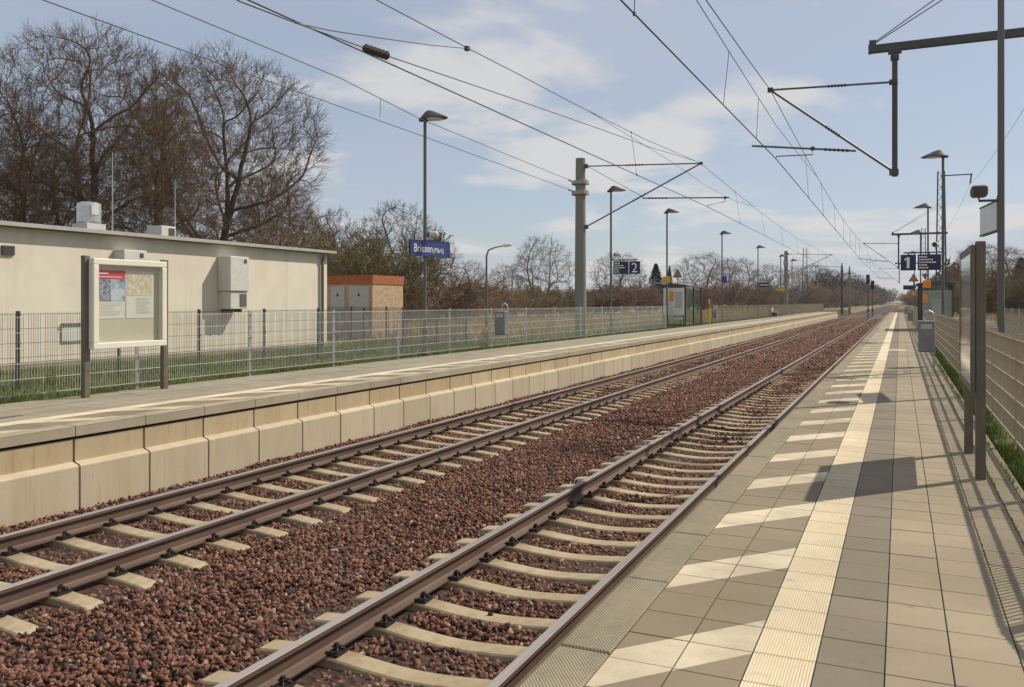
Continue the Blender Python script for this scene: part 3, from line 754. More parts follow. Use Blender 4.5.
# ------------------------------------------------------------------ notice boards
def poster(mb_parent, kind, X, y0, y1, z0, z1, n, label=None):
    """poster sheets on plane X facing n (+1 / -1); y0..y1 left to right as read"""
    d = lambda k: X + n * .002 * k
    s = MB(); s.bb((X, y0, z0), (d(1), y1, z1)); p_ = s.build('poster', m_paper, mb_parent)
    W_, H_ = y1 - y0, z1 - z0
    def patch(name, a, b, c, e, mat, k):
        q = MB(); q.bb((d(1), y0 + W_ * a, z0 + H_ * c), (d(k), y0 + W_ * b, z0 + H_ * e)); q.build(name, mat, p_)
    if kind == 'red':
        patch('header', 0, 1, .82, 1, m_red, 3); patch('picture', 0, .5, .36, .815, m_pic1, 3); patch('picture', .505, 1, .36, .815, m_pic2, 3)
        q = MB(); rr2 = random.Random(2)
        q.bb((d(3), y0 + W_ * .03, z0 + H_ * .92), (d(4), y0 + W_ * .42, z0 + H_ * .95)); q.bb((d(3), y0 + W_ * .03, z0 + H_ * .855), (d(4), y0 + W_ * .9, z0 + H_ * .87))
        q.build('header_text', m_lett, p_)
        q = MB()
        for k in range(7): q.bb((d(1), y0 + W_ * .08, z0 + H_ * (.30 - .038 * k)), (d(2), y0 + W_ * rr2.uniform(.6, .9), z0 + H_ * (.31 - .038 * k)))
        q.build('text_lines', m_greytext, p_)
    else:
        patch('map', .05, .95, .48, .96, m_map, 3); rr2 = random.Random(3); q = MB()
        for k in range(12): q.bb((d(1), y0 + W_ * .35, z0 + H_ * (.42 - .03 * k)), (d(2), y0 + W_ * rr2.uniform(.75, .95), z0 + H_ * (.43 - .03 * k)))
        q.build('text_lines', m_greytext, p_)
m_greytext = simple('print_grey', (.42, .42, .41), .8, 0, .05)
def blotch(name, stops, scale):
    t = NT(name); v = t.n.new('ShaderNodeTexVoronoi'); v.inputs['Scale'].default_value = scale; t.l.new(t.coord(), v.inputs['Vector'])
    t.color(t.ramp(v.outputs['Color'], stops)); return t.done(.6)
m_pic1 = blotch('photo_print_crowd', [(0, (.06, .08, .13)), (.5, (.22, .26, .34)), (1, (.45, .45, .48))], 38)
m_pic2 = blotch('photo_print_train', [(0, (.08, .14, .24)), (.5, (.30, .40, .52)), (1, (.62, .66, .70))], 9)
m_map = blotch('map_print', [(0, (.50, .36, .22)), (.45, (.64, .57, .40)), (.7, (.70, .66, .56)), (1, (.34, .36, .40))], 22)
# left board
XB = -11.66
bl = thing('notice_board', (XB, 10.2, PZ), 'cream framed glass notice board with two posters on the far platform', 'notice board')
ya, yb = on_line(91.5, XB + .12), on_line(165.0, XB + .12); Dl = depth(XB + .12, (ya + yb) / 2)
z1, z0 = 3.04, 1.60
for px in (85.5, 164.2):
    yy = on_line(px, XB); m = MB(); m.bb((XB - .045, yy - .05, .6), (XB + .045, yy + .05, 3.08)); m.build('post', m_post, bl, bevel=.006)
fw = .10
m = MB(); xf0, xf1 = XB + .05, XB + .17
m.bb((xf0, ya, z1 - fw), (xf1, yb, z1)); m.bb((xf0, ya, z0), (xf1, yb, z0 + fw)); m.bb((xf0, ya, z0 + fw), (xf1, ya + fw, z1 - fw)); m.bb((xf0, yb - fw, z0 + fw), (xf1, yb, z1 - fw))
m.build('frame', m_white_paint, bl, bevel=.012)
m = MB(); m.bb((xf0 + .005, ya + .02, z0 + .02), (xf0 + .025, yb - .02, z1 - .02)); m.build('back_panel', m_boardback, bl)
XI = xf0 + .028
poster(bl, 'red', XI, ya + fw + .01, ya + fw + .56, 2.08, 2.86, 1); poster(bl, 'map', XI, ya + fw + .59, ya + fw + 1.15, 2.08, 2.86, 1)
m = MB(); m.bb((xf1 - .02, ya + fw, z0 + fw), (xf1 - .014, yb - fw, z1 - fw)); m.build('glass_pane', m_glass, bl)
# right board
XR = .61
br = thing('notice_board', (XR, 8.9, PZ), 'brown framed notice board seen edge on at the right of the near platform', 'notice board')
for yy in (8.21, 9.58):
    m = MB(); m.bb((XR - .028, yy - .03, .6), (XR + .05, yy + .03, 2.86 if yy < 9 else 2.80)); m.build('post', m_post, br, bevel=.006)
x1, x0 = XR - .030, XR - .066
z0, z1, ya, yb = 1.57, 2.83, 8.16, 9.66
m = MB(); fw = .07
m.bb((x0, ya, z1 - fw), (x1, yb, z1)); m.bb((x0, ya, z0), (x1, yb, z0 + fw)); m.bb((x0, ya, z0 + fw), (x1, ya + fw, z1 - fw)); m.bb((x0, yb - fw, z0 + fw), (x1, yb, z1 - fw)); m.build('frame', m_post, br, bevel=.008)
m = MB(); m.bb((x1 - .02, ya + .02, z0 + .02), (x1 - .004, yb - .02, z1 - .02)); m.build('back_panel', m_boardback, br)
s = MB(); s.bb((x1 - .0235, ya + .2, z0 + .35), (x1 - .021, yb - .2, z1 - .15)); s.build('poster', m_paper, br)
m = MB(); m.bb((x0 + .004, ya + fw, z0 + fw), (x0 + .010, yb - fw, z1 - fw)); m.build('glass_pane', m_glass, br)

# ------------------------------------------------------------------ litter bins, bench, yellow post
def bin_(X, Y, z, label, sc=1.0, group='grey litter bins of the platforms', k=1.1):
    r = thing('litter_bin', (X, Y, z), label, 'bin', group)
    m = MB(); m.box((X - .02, Y, z + .62), (.30 * sc, .22 * sc, .62)); m.build('body', m_bin, r, bevel=.025)
    m = MB(); m.box((X - .02, Y, z + .945), (.31 * sc, .23 * sc, .025)); m.box((X - .02 , Y - .112 * sc, z + .84), (.20, .012, .10)); m.build('rim', m_galv, r)
    m = MB(); m.tube([(X + .12, Y + .10, z - .1), (X + .12, Y + .10, z + 1.02), (X + .10, Y + .10, z + 1.12), (X + .03, Y + .10, z + 1.16), (X - .04, Y + .10, z + 1.12), (X - .06, Y + .10, z + 1.02), (X - .06, Y + .10, z + .92)], .022, 8)
    m.build('hoop_post', m_galv, r); r.scale = (k, k, k * .97); return r
bin_(-12.35, on_line(502, -12.35), PZ, 'grey litter bin with a steel hoop standing before the far fence', k=1.3)
bin_(-12.35, on_line(715, -12.35), PZ, 'small grey litter bin beside the yellow post on the far platform')
bin_(.58, 21.97, PZ, 'grey litter bin nearest to the viewer on the near platform', k=1.16)
bin_(.62, on_line(910.6, .62), PZ, 'distant grey litter bin past the shelter on the near platform')
bin_(.62, on_line(906.6, .62), PZ, 'most distant tiny litter bin on the near platform')
yp = thing('yellow_post', (-12.3, on_line(709, -12.3), PZ), 'slim bright yellow post beside the far shelter', 'post'); Yy = yp.location.y
m = MB(); m.box((-12.3, Yy, PZ + .85), (.13, .13, 1.7)); m.build('body', m_yellow, yp, bevel=.02); m = MB(); m.box((-12.3, Yy - .085, PZ + 1.25), (.12, .012, .28)); m.build('panel', m_darkpole, yp)
Yb = on_line(775, -12.3); bn = thing('bench', (-12.3, Yb, PZ), 'small pale metal bench before the far fence', 'bench')
m = MB(); m.bb((-12.55, Yb - 1.0, PZ + .43), (-12.1, Yb + 1.0, PZ + .48)); m.build('seat', m_galv, bn); m = MB(); m.bb((-12.60, Yb - 1.0, PZ + .55), (-12.555, Yb + 1.0, PZ + .95)); m.build('backrest', m_galv, bn)
for q in (-.8, .8): m = MB(); m.bb((-12.5, Yb + q - .03, PZ - .05), (-12.2, Yb + q + .03, PZ + .428)); m.build('leg', m_darkpole, bn)

# ------------------------------------------------------------------ shelters
def shelter(X0, X1, Ya, Yb_, zr, side, label, thing_lab):
    r = thing('platform_shelter', ((X0 + X1) / 2, Ya, PZ), label, 'shelter')
    n = 14; m = MB(); top = []
    for i in range(n + 1):                     # shallow curved roof
        u = i / n; x = X0 + (X1 - X0) * u; top.append((x, zr + .10 * math.sin(math.pi * u)))
    poly = top + [(x, z - .10) for x, z in reversed(top)]
    m.prism(poly, 'y', Ya - .35, Yb_ + .35); m.build('roof', m_darkpole, r)
    for x in (X0 + .18, X1 - .12):
        for y in (Ya, (Ya + Yb_) / 2, Yb_):
            if x == X0 + .18 and y == (Ya + Yb_) / 2: continue
            c = MB(); pw = .11 if (side < 0 and y == Ya and x < 1.2) else .05; c.bb((x - pw, y - .05, PZ - .1), (x + pw, y + .05, zr - .06)); c.build('post', m_darkpole, r, bevel=.006)
    xb = X0 + .18 if side > 0 else X1 - .12
    for y0, y1 in ((Ya, (Ya + Yb_) / 2), ((Ya + Yb_) / 2, Yb_)):
        c = MB(); c.bb((xb - .006, y0 + .07, PZ + .15), (xb + .006, y1 - .07, zr - .35)); c.build('glass_pane', m_shelter_glass, r)
    for y in (Ya, Yb_):
        c = MB(); c.bb((X0 + .25, y - .006, PZ + .15), (X1 - .20, y + .006, zr - .35)); c.build('glass_pane', m_shelter_glass, r)
    c = MB(); c.bb((X0 + .23, Ya - .02, zr - .35), (X1 - .17, Ya + .02, zr - .30)); c.bb((X0 + .23, Ya - .02, PZ + .09), (X1 - .17, Ya + .02, PZ + .14)); c.build('glazing_bar', m_darkpole, r)
    c = MB(); c.bb(((X0 if side > 0 else X1 - .9) + .35, Ya + .5, PZ + .42), ((X0 if side > 0 else X1 - .9) + .75, Yb_ - .5, PZ + .46)); c.build('bench_seat', m_galv, r)
    return r
Ys = on_line(685, -12.2)
shelter(-13.75, -12.05, Ys, Ys + 4.6, 3.42, 1, 'dark roofed glass waiting shelter on the far platform, beside the yellow post', None)
Ys2 = on_line(672, -13.3)
ib = thing('timetable_board', (-12.95, Ys - .5, PZ), 'white timetable board with an orange patch before the far shelter', 'notice board')
xa_, xb_ = across(663.4, Ys - .5), across(684.0, Ys - .5)
m = MB(); m.bb((xa_, Ys - .53, height(315, -12.8, Ys)), (xb_, Ys - .47, height(288.0, -12.8, Ys))); m.build('panel', m_signgrey, ib)
w_ = xb_ - xa_
m = MB(); m.bb((xa_ + w_ * .28, Ys - .535, height(301.5, -12.8, Ys)), (xa_ + w_ * .52, Ys - .531, height(291.5, -12.8, Ys))); m.build('orange_patch', m_orange, ib)
m = MB(); m.bb((xa_ + w_ * .58, Ys - .535, height(308, -12.8, Ys)), (xa_ + w_ * .92, Ys - .531, height(292, -12.8, Ys))); m.build('timetable', m_greytext, ib)
for q in (xa_ + .05, xb_ - .05): m = MB(); m.bb((q - .03, Ys - .465, PZ - .1), (q + .03, Ys - .41, height(288, -12.8, Ys))); m.build('post', m_darkpole, ib)
def warn(X, Y, z, s, label):
    r = thing('warning_sign', (X, Y, z), label, 'sign'); m = MB(); m.prism([(X - s / 2, z), (X + s / 2, z), (X, z + s * .88)], 'y', Y - .03, Y + .01); m.build('triangle', m_darkpole, r)
    m = MB(); m.prism([(X - s * .36, z + s * .085), (X + s * .36, z + s * .085), (X, z + s * .70)], 'y', Y - .038, Y - .031); m.build('warning_face', m_orange_brown, r)
    m = MB(); m.bb((X - .02, Y + .01, z - .5), (X + .02, Y + .05, z + s * .5)); m.build('post', m_darkpole, r)
m_orange_brown = simple('faded_warning_face', (.42, .17, .06), .6)
warn(across(677.6, Ys + .4), Ys + .4, height(277.2, -13, Ys + .4), .60, 'dark triangular warning sign above the far shelter roof')
Yr = 50.45
r2 = shelter(.80, 2.65, Yr, Yr + 4.0, 3.36, -1, 'dark roofed shelter on the near platform under the number 1 sign', None)
m = MB(); m.bb((across(931.5, Yr + .6), Yr + .58, height(320, 1.6, Yr)), (across(943, Yr + .6), Yr + .62, height(299, 1.6, Yr))); m.build('timetable', m_signgrey, r2)
m = MB(); m.bb((across(931.5, Yr + .5), Yr + .52, height(296.6, 1.6, Yr)), (across(945, Yr + .5), Yr + .56, height(292.6, 1.6, Yr))); m.build('beam', m_galv, r2)
warn(across(913.6, Yr - .3), Yr - .3, height(281.5, .8, Yr - .3), .50, 'orange triangular warning sign at the roof edge of the near shelter')
# ------------------------------------------------------------------ overhead line masts
def insul(p0, p1, a, b, r=.046, n=6):          # ribbed insulator on the piece a..b of p0..p1
    p0, p1 = Vector(p0), Vector(p1); m = MB(); pts, rs = [], []
    k = n * 2 + 1
    for i in range(k):
        pts.append(p0.lerp(p1, a + (b - a) * i / (k - 1))); rs.append(r if i % 2 else r * .5)
    return m.tube(pts, rs, 8)
def cantilever(root, Y, hinge_top, tip, hinge_bot, arm0, arm1, steady, rt=.028, q=(0, 0)):
    """hinge_top/tip/hinge_bot/arm0/arm1: (x, z) in the plane Y; steady: (x, z) of the contact wire"""
    P = lambda q: (q[0], Y, q[1])
    m = MB(); m.tube([P(hinge_top), P(tip)], rt, 8); m.build('top_tube', m_tube, root)
    m = MB(); m.tube([P(hinge_bot), P(tip)], rt * 1.15, 8); m.build('bracket_tube', m_tube, root)
    m = MB(); m.tube([P(arm0), P(arm1)], rt, 8); m.build('steady_tube', m_tube, root)
    insul(P(hinge_top), P(tip), .36, .52).build('insulator', m_insul, root); insul(P(hinge_bot), P(tip), .42, .54).build('insulator', m_insul, root); insul(P(arm0), P(arm1), .06, .30).build('insulator', m_insul, root)
    m = MB()
    m.tube([P(q), (q[0], Y, q[1] - .16), (steady[0], Y, steady[1] + .05), (steady[0], Y, steady[1])], .016, 6); m.build('steady_arm', m_tube, root)
    m = MB(); m.box(P(tip), (.14, .08, .12)); m.build('wire_clamp', m_darkpole, root); m = MB(); m.box((q[0], Y, q[1]), (.10, .06, .10)); m.build('arm_clamp', m_darkpole, root)
def spun_mast(px, label, first):
    X = -13.0; Y = on_line(px, X); r = thing('overhead_line_mast', (X, Y, .6), label, 'mast', 'masts of the overhead line')
    m = MB(); m.tube([(X, Y, .2), (X, Y, 4), (X, Y, 8.78)], [.275, .25, .215], 22); m.build('pole', m_concpole, r, smooth=False)
    if first:
        for z in (7.70, 7.24):
            c = MB(); c.box((X, Y, z), (.62, .62, .17)); c.box((X + .29, Y, z), (.12, .34, .22)); c.box((X - .30, Y, z), (.14, .34, .22)); c.build('wire_clamp', m_insul_grey, r, bevel=.03)
    else:
        c = MB(); c.box((X, Y, 7.3), (.55, .55, .6)); c.build('wire_clamp', m_insul_grey, r, bevel=.03)
    cantilever(r, Y, (X + .24, 8.42), (-7.62, 8.20), (X + .25, 5.71), (-10.15, 6.86), (-6.45, 6.70), (-7.35, 6.36), q=(-6.62, 6.70))
    m = MB(); m.tube([(X + .35, Y, 8.40), (-10.10, Y, 6.90)], .012, 5); m.build('stay_rod', m_tube, r)
    m = MB(); m.box((X + .25, Y, 8.42), (.18, .16, .18)); m.box((X + .26, Y, 5.71), (.18, .16, .18)); m.build('hinge', m_darkpole, r)
    return Y
YM1 = spun_mast(580.5, 'thick grey concrete mast behind the far fence with a long cantilever arm', True)
YM2 = spun_mast(786, 'smaller distant concrete mast of the far track with a cantilever arm', False)
def lattice(r, X, Y, z0, z1, w0, w1, name='lattice_tower'):
    m = MB(); n = max(6, int((z1 - z0) / ((w0 + w1) * .62)))
    def c(i, k):
        u = k / n; h = (w0 + (w1 - w0) * u) / 2; sx_, sy_ = ((-1, -1), (1, -1), (1, 1), (-1, 1))[i % 4]; return (X + sx_ * h, Y + sy_ * h, z0 + (z1 - z0) * u)
    for i in range(4): m.tube([c(i, 0), c(i, n)], .05, 4)
    for k in range(n):
        for i in range(4): m.tube([c(i, k), c(i + 1, k + 1)] if (k + i) % 2 else [c(i + 1, k), c(i, k + 1)], .022, 4, cap=False)
    m.build(name, m_darkpole, r)
def gantry(X, Y, label, ztop, feeder):
    r = thing('overhead_line_mast', (X, Y, .5), label, 'mast', 'masts of the overhead line'); lattice(r, X, Y, .2, ztop, .95, .55)
    bx0 = -.74
    m = MB(); m.bb((bx0, Y - .10, 8.76), (X + .55, Y - .05, 8.94)); m.bb((bx0, Y + .05, 8.76), (X + .55, Y + .10, 8.94)); m.bb((bx0, Y - .0495, 8.765), (X + .5, Y + .0495, 8.785)); m.bb((bx0, Y - .11, 8.75), (bx0 + .04, Y + .11, 8.95)); m.build('beam', m_beam, r)
    m = MB(); m.tube([(-.12, Y, 5.55), (-.12, Y, 8.757)], .07, 10); m.box((-.12, Y, 8.72), (.32, .20, .06)); m.box((-.12, Y, 8.60), (.20, .18, .16)); m.build('drop_post', m_beam, r)
    cantilever(r, Y, (-.18, 7.96), (-3.18, 8.07), (-.16, 5.68), (-1.04, 6.27), (-3.66, 6.60), (-3.03, 6.22), q=(-2.1, 6.41))
    m = MB(); m.box((-.15, Y, 7.96), (.20, .20, .10)); m.box((-.14, Y, 5.66), (.22, .20, .14)); m.build('hinge', m_darkpole, r)
    m = MB(); m.tube([(bx0 + .1, Y - .05, 8.98), (X, Y - .05, 11.7)], .014, 5); m.tube([(bx0 + .1, Y + .05, 8.98), (X, Y + .05, 11.4)], .014, 5); m.build('stay_rod', m_tube, r)
    m = MB(); m.box((bx0 + .1, Y, 9.0), (.16, .16, .14)); m.build('stay_bracket', m_darkpole, r)
    if feeder:
        m = MB(); m.bb((X, Y - .05, ztop - .45), (X + 2.6, Y + .05, ztop - .35)); m.build('feeder_arm', m_beam, r)
        insul((X + 2.5, Y, ztop - .45), (X + 2.4, Y, ztop - 1.25), 0, 1, .09, 6).build('insulator', m_insul, r)
    return r
YG1 = 23.72; YG2 = 89.0
gantry(3.55, YG1, 'near beam gantry with a hanging post, reaching in from the right edge', 14.6, True)
gantry(3.50, YG2, 'distant lattice mast with a beam reaching over the near track', 14.6, True)
gantry(3.50, 155.0, 'third small beam gantry far along the near track', 14.6, False)

# ------------------------------------------------------------------ overhead wires
def sag_points(supports, sag, n=14):
    pts = []
    for (x0, y0, z0), (x1, y1, z1) in zip(supports[:-1], supports[1:]):
        for i in range(n):
            u = i / n; pts.append((x0 + (x1 - x0) * u, y0 + (y1 - y0) * u, z0 + (z1 - z0) * u - (sag if y1 - y0 > 40 else 0) * 4 * u * (1 - u)))
    pts.append(supports[-1]); return pts
def z_at(pts, y):
    for a, b in zip(pts[:-1], pts[1:]):
        if a[1] <= y <= b[1]:
            u = (y - a[1]) / (b[1] - a[1]); return tuple(a[i] + (b[i] - a[i]) * u for i in range(3))
    return pts[-1]
def line(sup_m, sup_c, sag, label, droppers, cw=.0125, mw=.010, stitch=()):
    r = thing('overhead_line', (sup_c[0][0], 20, 6.2), label, 'overhead line')
    pm = sag_points(sup_m, sag); m = MB(); m.tube(pm, mw, 5); m.build('messenger_wire', m_wire, r)
    pc = list(sup_c); m = MB(); m.tube(pc, cw, 6); m.build('contact_wire', m_wire, r)
    for y in droppers:
        a, b = z_at(pm, y), z_at(pc, y); m = MB(); m.tube([a, b], .006, 4); m.box(a, (.03, .05, .05)); m.box(b, (.03, .05, .05)); m.build('dropper', m_wire, r)
    for y0, ym, zm, y1 in stitch:
        a, b = z_at(pm, y0), z_at(pm, y1); c = z_at(pc, ym); m = MB()
        m.tube([a, (c[0], y0 + (ym - y0) * .55, zm + .12), (c[0], ym, zm), (c[0], ym + (y1 - ym) * .45, zm + .12), b], .008, 4); m.build('stitch_wire', m_wire, r)
    return r
yn = [-41.0, YG1, YG2, 155.0, 220.0, 290, 400]
line([(-3.18, y, 8.07) for y in yn], [(-3.75, -41, 6.2), (-3.24, 10.4, 6.2), (-3.03, YG1, 6.2), (-3.25, YG2, 6.2), (-2.85, 155, 6.2), (-3.2, 220, 6.2), (-3.0, 400, 6.2)], .62, 'contact wire with messenger wire and droppers hanging over the near track',
     [-4, 4, 11, 33, 40, 48, 56, 64, 72, 80, 98, 108, 120, 132, 144], stitch=[(9.5, YG1, 7.10, 38), (75, YG2, 7.1, 103)])
st = thing('dropper_wire', (-3.03, 16.8, 6.2), 'two thin droppers joining the stitch wire to the near contact wire', 'wire')
for q in (16.8, 20.6):
    zz = 7.10 + (.12 * abs(q - YG1) / 6.5 if q > 15 else .3); m = MB(); m.tube([(-3.03, q, zz), (-3.03 - (YG1 - q) * .01577, q, 6.2)], .006, 4); m.build('dropper', m_wire, st)
yf = [YM1, YM2, 190.0, 270, 400]
fm = []
for px_, py_ in ((120, -128), (260, -58), (376.7, 0), (467, 47.8), (520, 75), (569, 101), (644.4, 139)):
    Xq = -7.62
    for _ in range(4): Xq = -7.62 - (YM1 - on_line(px_, Xq)) * .012
    Yq = on_line(px_, Xq); fm.append((Xq, Yq, height(py_, Xq, Yq)))
line(fm + [(-7.62, y, 8.20) for y in yf], [(-8.45, -30, 6.38), (-7.95, 7, 6.38), (-7.35, YM1, 6.36), (-7.6, YM2, 6.36), (-7.3, 190, 6.36), (-7.45, 400, 6.36)], .62, 'contact wire with messenger wire and droppers hanging over the far track',
     [26, 44, 53, 62, 72, 82, 92, 102, 120, 132, 146], stitch=[(22, YM1, 7.2, 50), (97, YM2, 7.2, 125)])
# second wire of the far track with its insulator, and the jumper to the messenger
def ppl(px, py, X): Y = on_line(px, X); return (X, Y, height(py, X, Y))
XA_ = -7.35
aw = thing('anchor_wire', ppl(374, 51.4, XA_), 'slanting wire with a dark insulator sausage above the far track', 'wire')
ap = [ppl(q, y, XA_) for q, y in ((150, -45), (240, 1.5), (294.7, 22.5), (374, 51.4), (520, 101), (600, 129), (651, 147.5), (694, 160.5))]
m = MB(); m.tube(ap, .010, 5); m.build('wire', m_wire, aw)
a, b = Vector(ppl(364, 48, XA_)), Vector(ppl(388, 56, XA_)); insul(a, b, 0, 1, .075, 6).build('insulator', m_insul, aw)
jw = thing('jumper_wire', ppl(467, 48, -7.62), 'thin jumper wire sagging between two wires above the far track', 'wire')
m = MB(); m.tube([ppl(294.7, 23, XA_), ppl(330, 30.5, -7.4), ppl(380, 38, -7.5), ppl(430, 45, -7.6), ppl(467, 48.5, -7.62)], .009, 5); m.box(ppl(467, 48.5, -7.62), (.08, .10, .08)); m.build('wire', m_wire, jw)
# two feeders ending on the concrete mast
for nm, pts in (('upper of two feeder wires running to the thick concrete mast', ((152, 0), (340, 78), (420.5, 119), (573, 181.5))), ('lower of two feeder wires running to the thick concrete mast', ((43, 0), (240, 71), (420.5, 135.3), (573, 191)))):
    XW = -12.85; q = [ppl(a, b, XW) for a, b in pts]; d = (Vector(q[0]) - Vector(q[1])); q = [tuple(Vector(q[0]) + d * 3)] + q
    fw_ = thing('feeder_wire', q[-1], nm, 'wire'); m = MB(); m.tube(q, .011, 5); m.build('wire', m_wire, fw_)
    q2 = Vector(q[-1]); insul(q2, q2 + (Vector(q[-2]) - q2).normalized() * .55, 0, 1, .05, 5).build('insulator', m_insul_grey, fw_)
dd = thing('dropper_wire', ppl(380, 119, -12.85), 'short dropper joining the two feeder wires left of the first lamp', 'wire'); m = MB(); m.tube([ppl(380.5, 99, -12.85), ppl(380, 117.5, -12.85)], .008, 4); m.build('dropper', m_wire, dd)
ff = thing('feeder_wire', (5.9, YG2, 13.0), 'thin feeder wire high on the right, from the near gantry to the lattice mast', 'wire'); m = MB(); m.tube(sag_points([(6.0, -41, 13.3), (5.95, YG1, 13.3), (5.9, YG2, 13.3), (5.9, 155, 13.3)], .8), .011, 5); m.build('wire', m_wire, ff)

# ------------------------------------------------------------------ buildings on the left
GB = .72; XW_ = -19.5; ye = on_line(327, XW_)
fb = thing('flat_roofed_building', (XW_ - 4, 14, GB), 'long low flat roofed building with beige plaster wall behind the fences', 'building')
zr = 4.10; y_s = -6.0
m = MB(); m.bb((XW_ - 9, y_s, .2), (XW_, ye, zr + .057)); m.build('wall', m_plaster, fb)
m = MB(); m.bb((XW_ - .02, y_s, .2), (XW_ + .03, ye + .03, GB + .16)); m.build('plinth', simple('plinth_render', (.25, .21, .16), .9, 0, .2, 3), fb)
m = MB(); m.bb((XW_ - 9.2, y_s, zr + .06), (XW_ + .22, ye + .25, zr + .15)); m.build('roof', m_roof, fb)
m = MB(); m.bb((XW_ + .222, y_s, zr + .07), (XW_ + .25, ye + .28, zr + .17)); m.bb((XW_ - 9.2, ye + .252, zr + .07), (XW_ + .22, ye + .28, zr + .17)); m.build('roof_edge', m_roofedge, fb)
yd = on_line(322.5, XW_ + .08); m = MB(); m.tube([(XW_ + .08, yd, GB), (XW_ + .08, yd, zr - .25), (XW_ + .14, yd, zr - .08), (XW_ + .14, yd, zr + .01)], .055, 12); m.build('downpipe', m_pole, fb)
def on_wall(name, xa, xb, ya_, yb_, d, mat, label=None):
    Y0_, Y1_ = on_line(xa, XW_), on_line(xb, XW_); zt_, zb_ = height(ya_, XW_, (Y0_ + Y1_) / 2), height(yb_, XW_, (Y0_ + Y1_) / 2)
    m = MB(); m.bb((XW_ + .004, Y0_, zb_), (XW_ + d, Y1_, zt_)); o = m.build(name, mat, fb, bevel=.006)
    if label: o['label'] = label
    return Y0_, Y1_, zt_, zb_, o
gv = on_wall('air_vent', 1, 14, 245.5, 255, .04, m_pole)
for k in range(5): m = MB(); z = gv[3] + (gv[2] - gv[3]) * (k + .5) / 5; m.bb((XW_ + .042, gv[0] + .02, z - .02), (XW_ + .055, gv[1] - .02, z + .01)); m.build('louvre', m_darkpole, gv[4])
on_wall('lower_panel', 61, 84, 323, 341.5, .05, m_acwhite)
Y0_, Y1_, zt_, zb_, _ = on_wall('air_vent', 61, 84, 323, 325, .09, m_pole)
def wall_unit(xa, xb, ya_, yb_, d, label, fan):
    Y0_, Y1_ = on_line(xa, XW_), on_line(xb, XW_); zt_, zb_ = height(ya_, XW_, (Y0_ + Y1_) / 2), height(yb_, XW_, (Y0_ + Y1_) / 2)
    r = thing('wall_air_conditioner', (XW_ + d / 2, (Y0_ + Y1_) / 2, zb_), label, 'air conditioner')
    zm = zb_ + (zt_ - zb_) * .34 if fan else zb_
    m = MB(); m.bb((XW_ + .01, Y0_, zm + .004), (XW_ + d, Y1_, zt_)); m.build('cabinet', m_acwhite, r, bevel=.02)
    m = MB(); m.bb((XW_ + d + .001, Y1_ - .24, zt_ - .2), (XW_ + d + .012, Y1_ - .12, zt_ - .08)); m.build('badge', m_darkpole, r)
    if fan:
        m = MB(); m.bb((XW_ + .01, Y0_ + .06, zb_), (XW_ + d - .05, Y1_ - .02, zm)); m.build('fan_box', m_acwhite, r, bevel=.02)
        m = MB(); m.bb((XW_ + d - .048, Y0_ + (Y1_ - Y0_) * .55, zb_ + .08), (XW_ + d - .035, Y1_ - .08, zm - .08)); m.build('grille', m_pole, r)
        m = MB(); m.bb((XW_ + .01, Y0_ + .2, zb_ - .10), (XW_ + d - .1, Y0_ + .28, zb_ - .003)); m.bb((XW_ + .01, Y1_ - .3, zb_ - .10), (XW_ + d - .1, Y1_ - .22, zb_ - .003)); m.build('bracket', m_darkpole, r)
    return r
wall_unit(217, 236, 257, 309, .55, 'pale tall air conditioning cabinet with fan box on the beige wall', True)
wall_unit(113, 136, 250.5, 262.5, .42, 'pale flat air conditioning box on the beige wall above the notice board', False)
# roof equipment
def roof_at(px, xoff): X = XW_ - xoff; return X, on_line(px, X)
X, Y = roof_at(89, 1.0); s_ = depth(X, Y) / FPX
rv = thing('roof_ventilator', (X, Y, zr + .15), 'round stainless steel ventilator on a white block on the flat roof', 'ventilator')
m = MB(); m.bb((X - .30, Y - .30, zr + .151), (X + .30, Y + .30, zr + .42)); m.build('base_block', m_acwhite, rv)
m = MB(); m.lathe((X, Y, zr + .42), [(.30, .0), (.31, .05), (.31, .50), (.30, .56), (.22, .60)], 26); m.build('drum', m_steel, rv); m = MB(); m.bb((X + .26, Y - .18, zr + .66), (X + .325, Y + .05, zr + .92)); m.build('hatch', m_acwhite, rv)
X, Y = roof_at(162, 1.0); rb = thing('roof_fan_box', (X, Y, zr + .15), 'small white fan box with a dark grille on the flat roof', 'fan box')
m = MB(); m.bb((X - .3, Y - .30, zr + .18), (X + .3, Y + .26, zr + .56)); m.build('box', m_acwhite, rb, bevel=.015); m = MB(); m.bb((X + .301, Y - .02, zr + .23), (X + .315, Y + .2, zr + .5)); m.build('grille', m_darkpole, rb); m = MB(); m.bb((X - .28, Y - .25, zr + .151), (X + .28, Y + .2, zr + .178)); m.build('foot', m_darkpole, rb)
for px, py, nm in ((112.5, 152, 'tall thin lightning rod standing on the roof beside the round ventilator'), (175, 180, 'thin lightning rod standing on the roof right of the fan box')):
    X, Y = roof_at(px, .9); lr = thing('lightning_rod', (X, Y, zr + .15), nm, 'rod'); m = MB(); m.tube([(X, Y, zr + .15), (X, Y, height(py, X, Y))], [.02, .010], 6); m.build('rod', m_galv, lr); m = MB(); m.box((X, Y, zr + .19), (.3, .3, .08)); m.build('foot', m_concpole, lr)
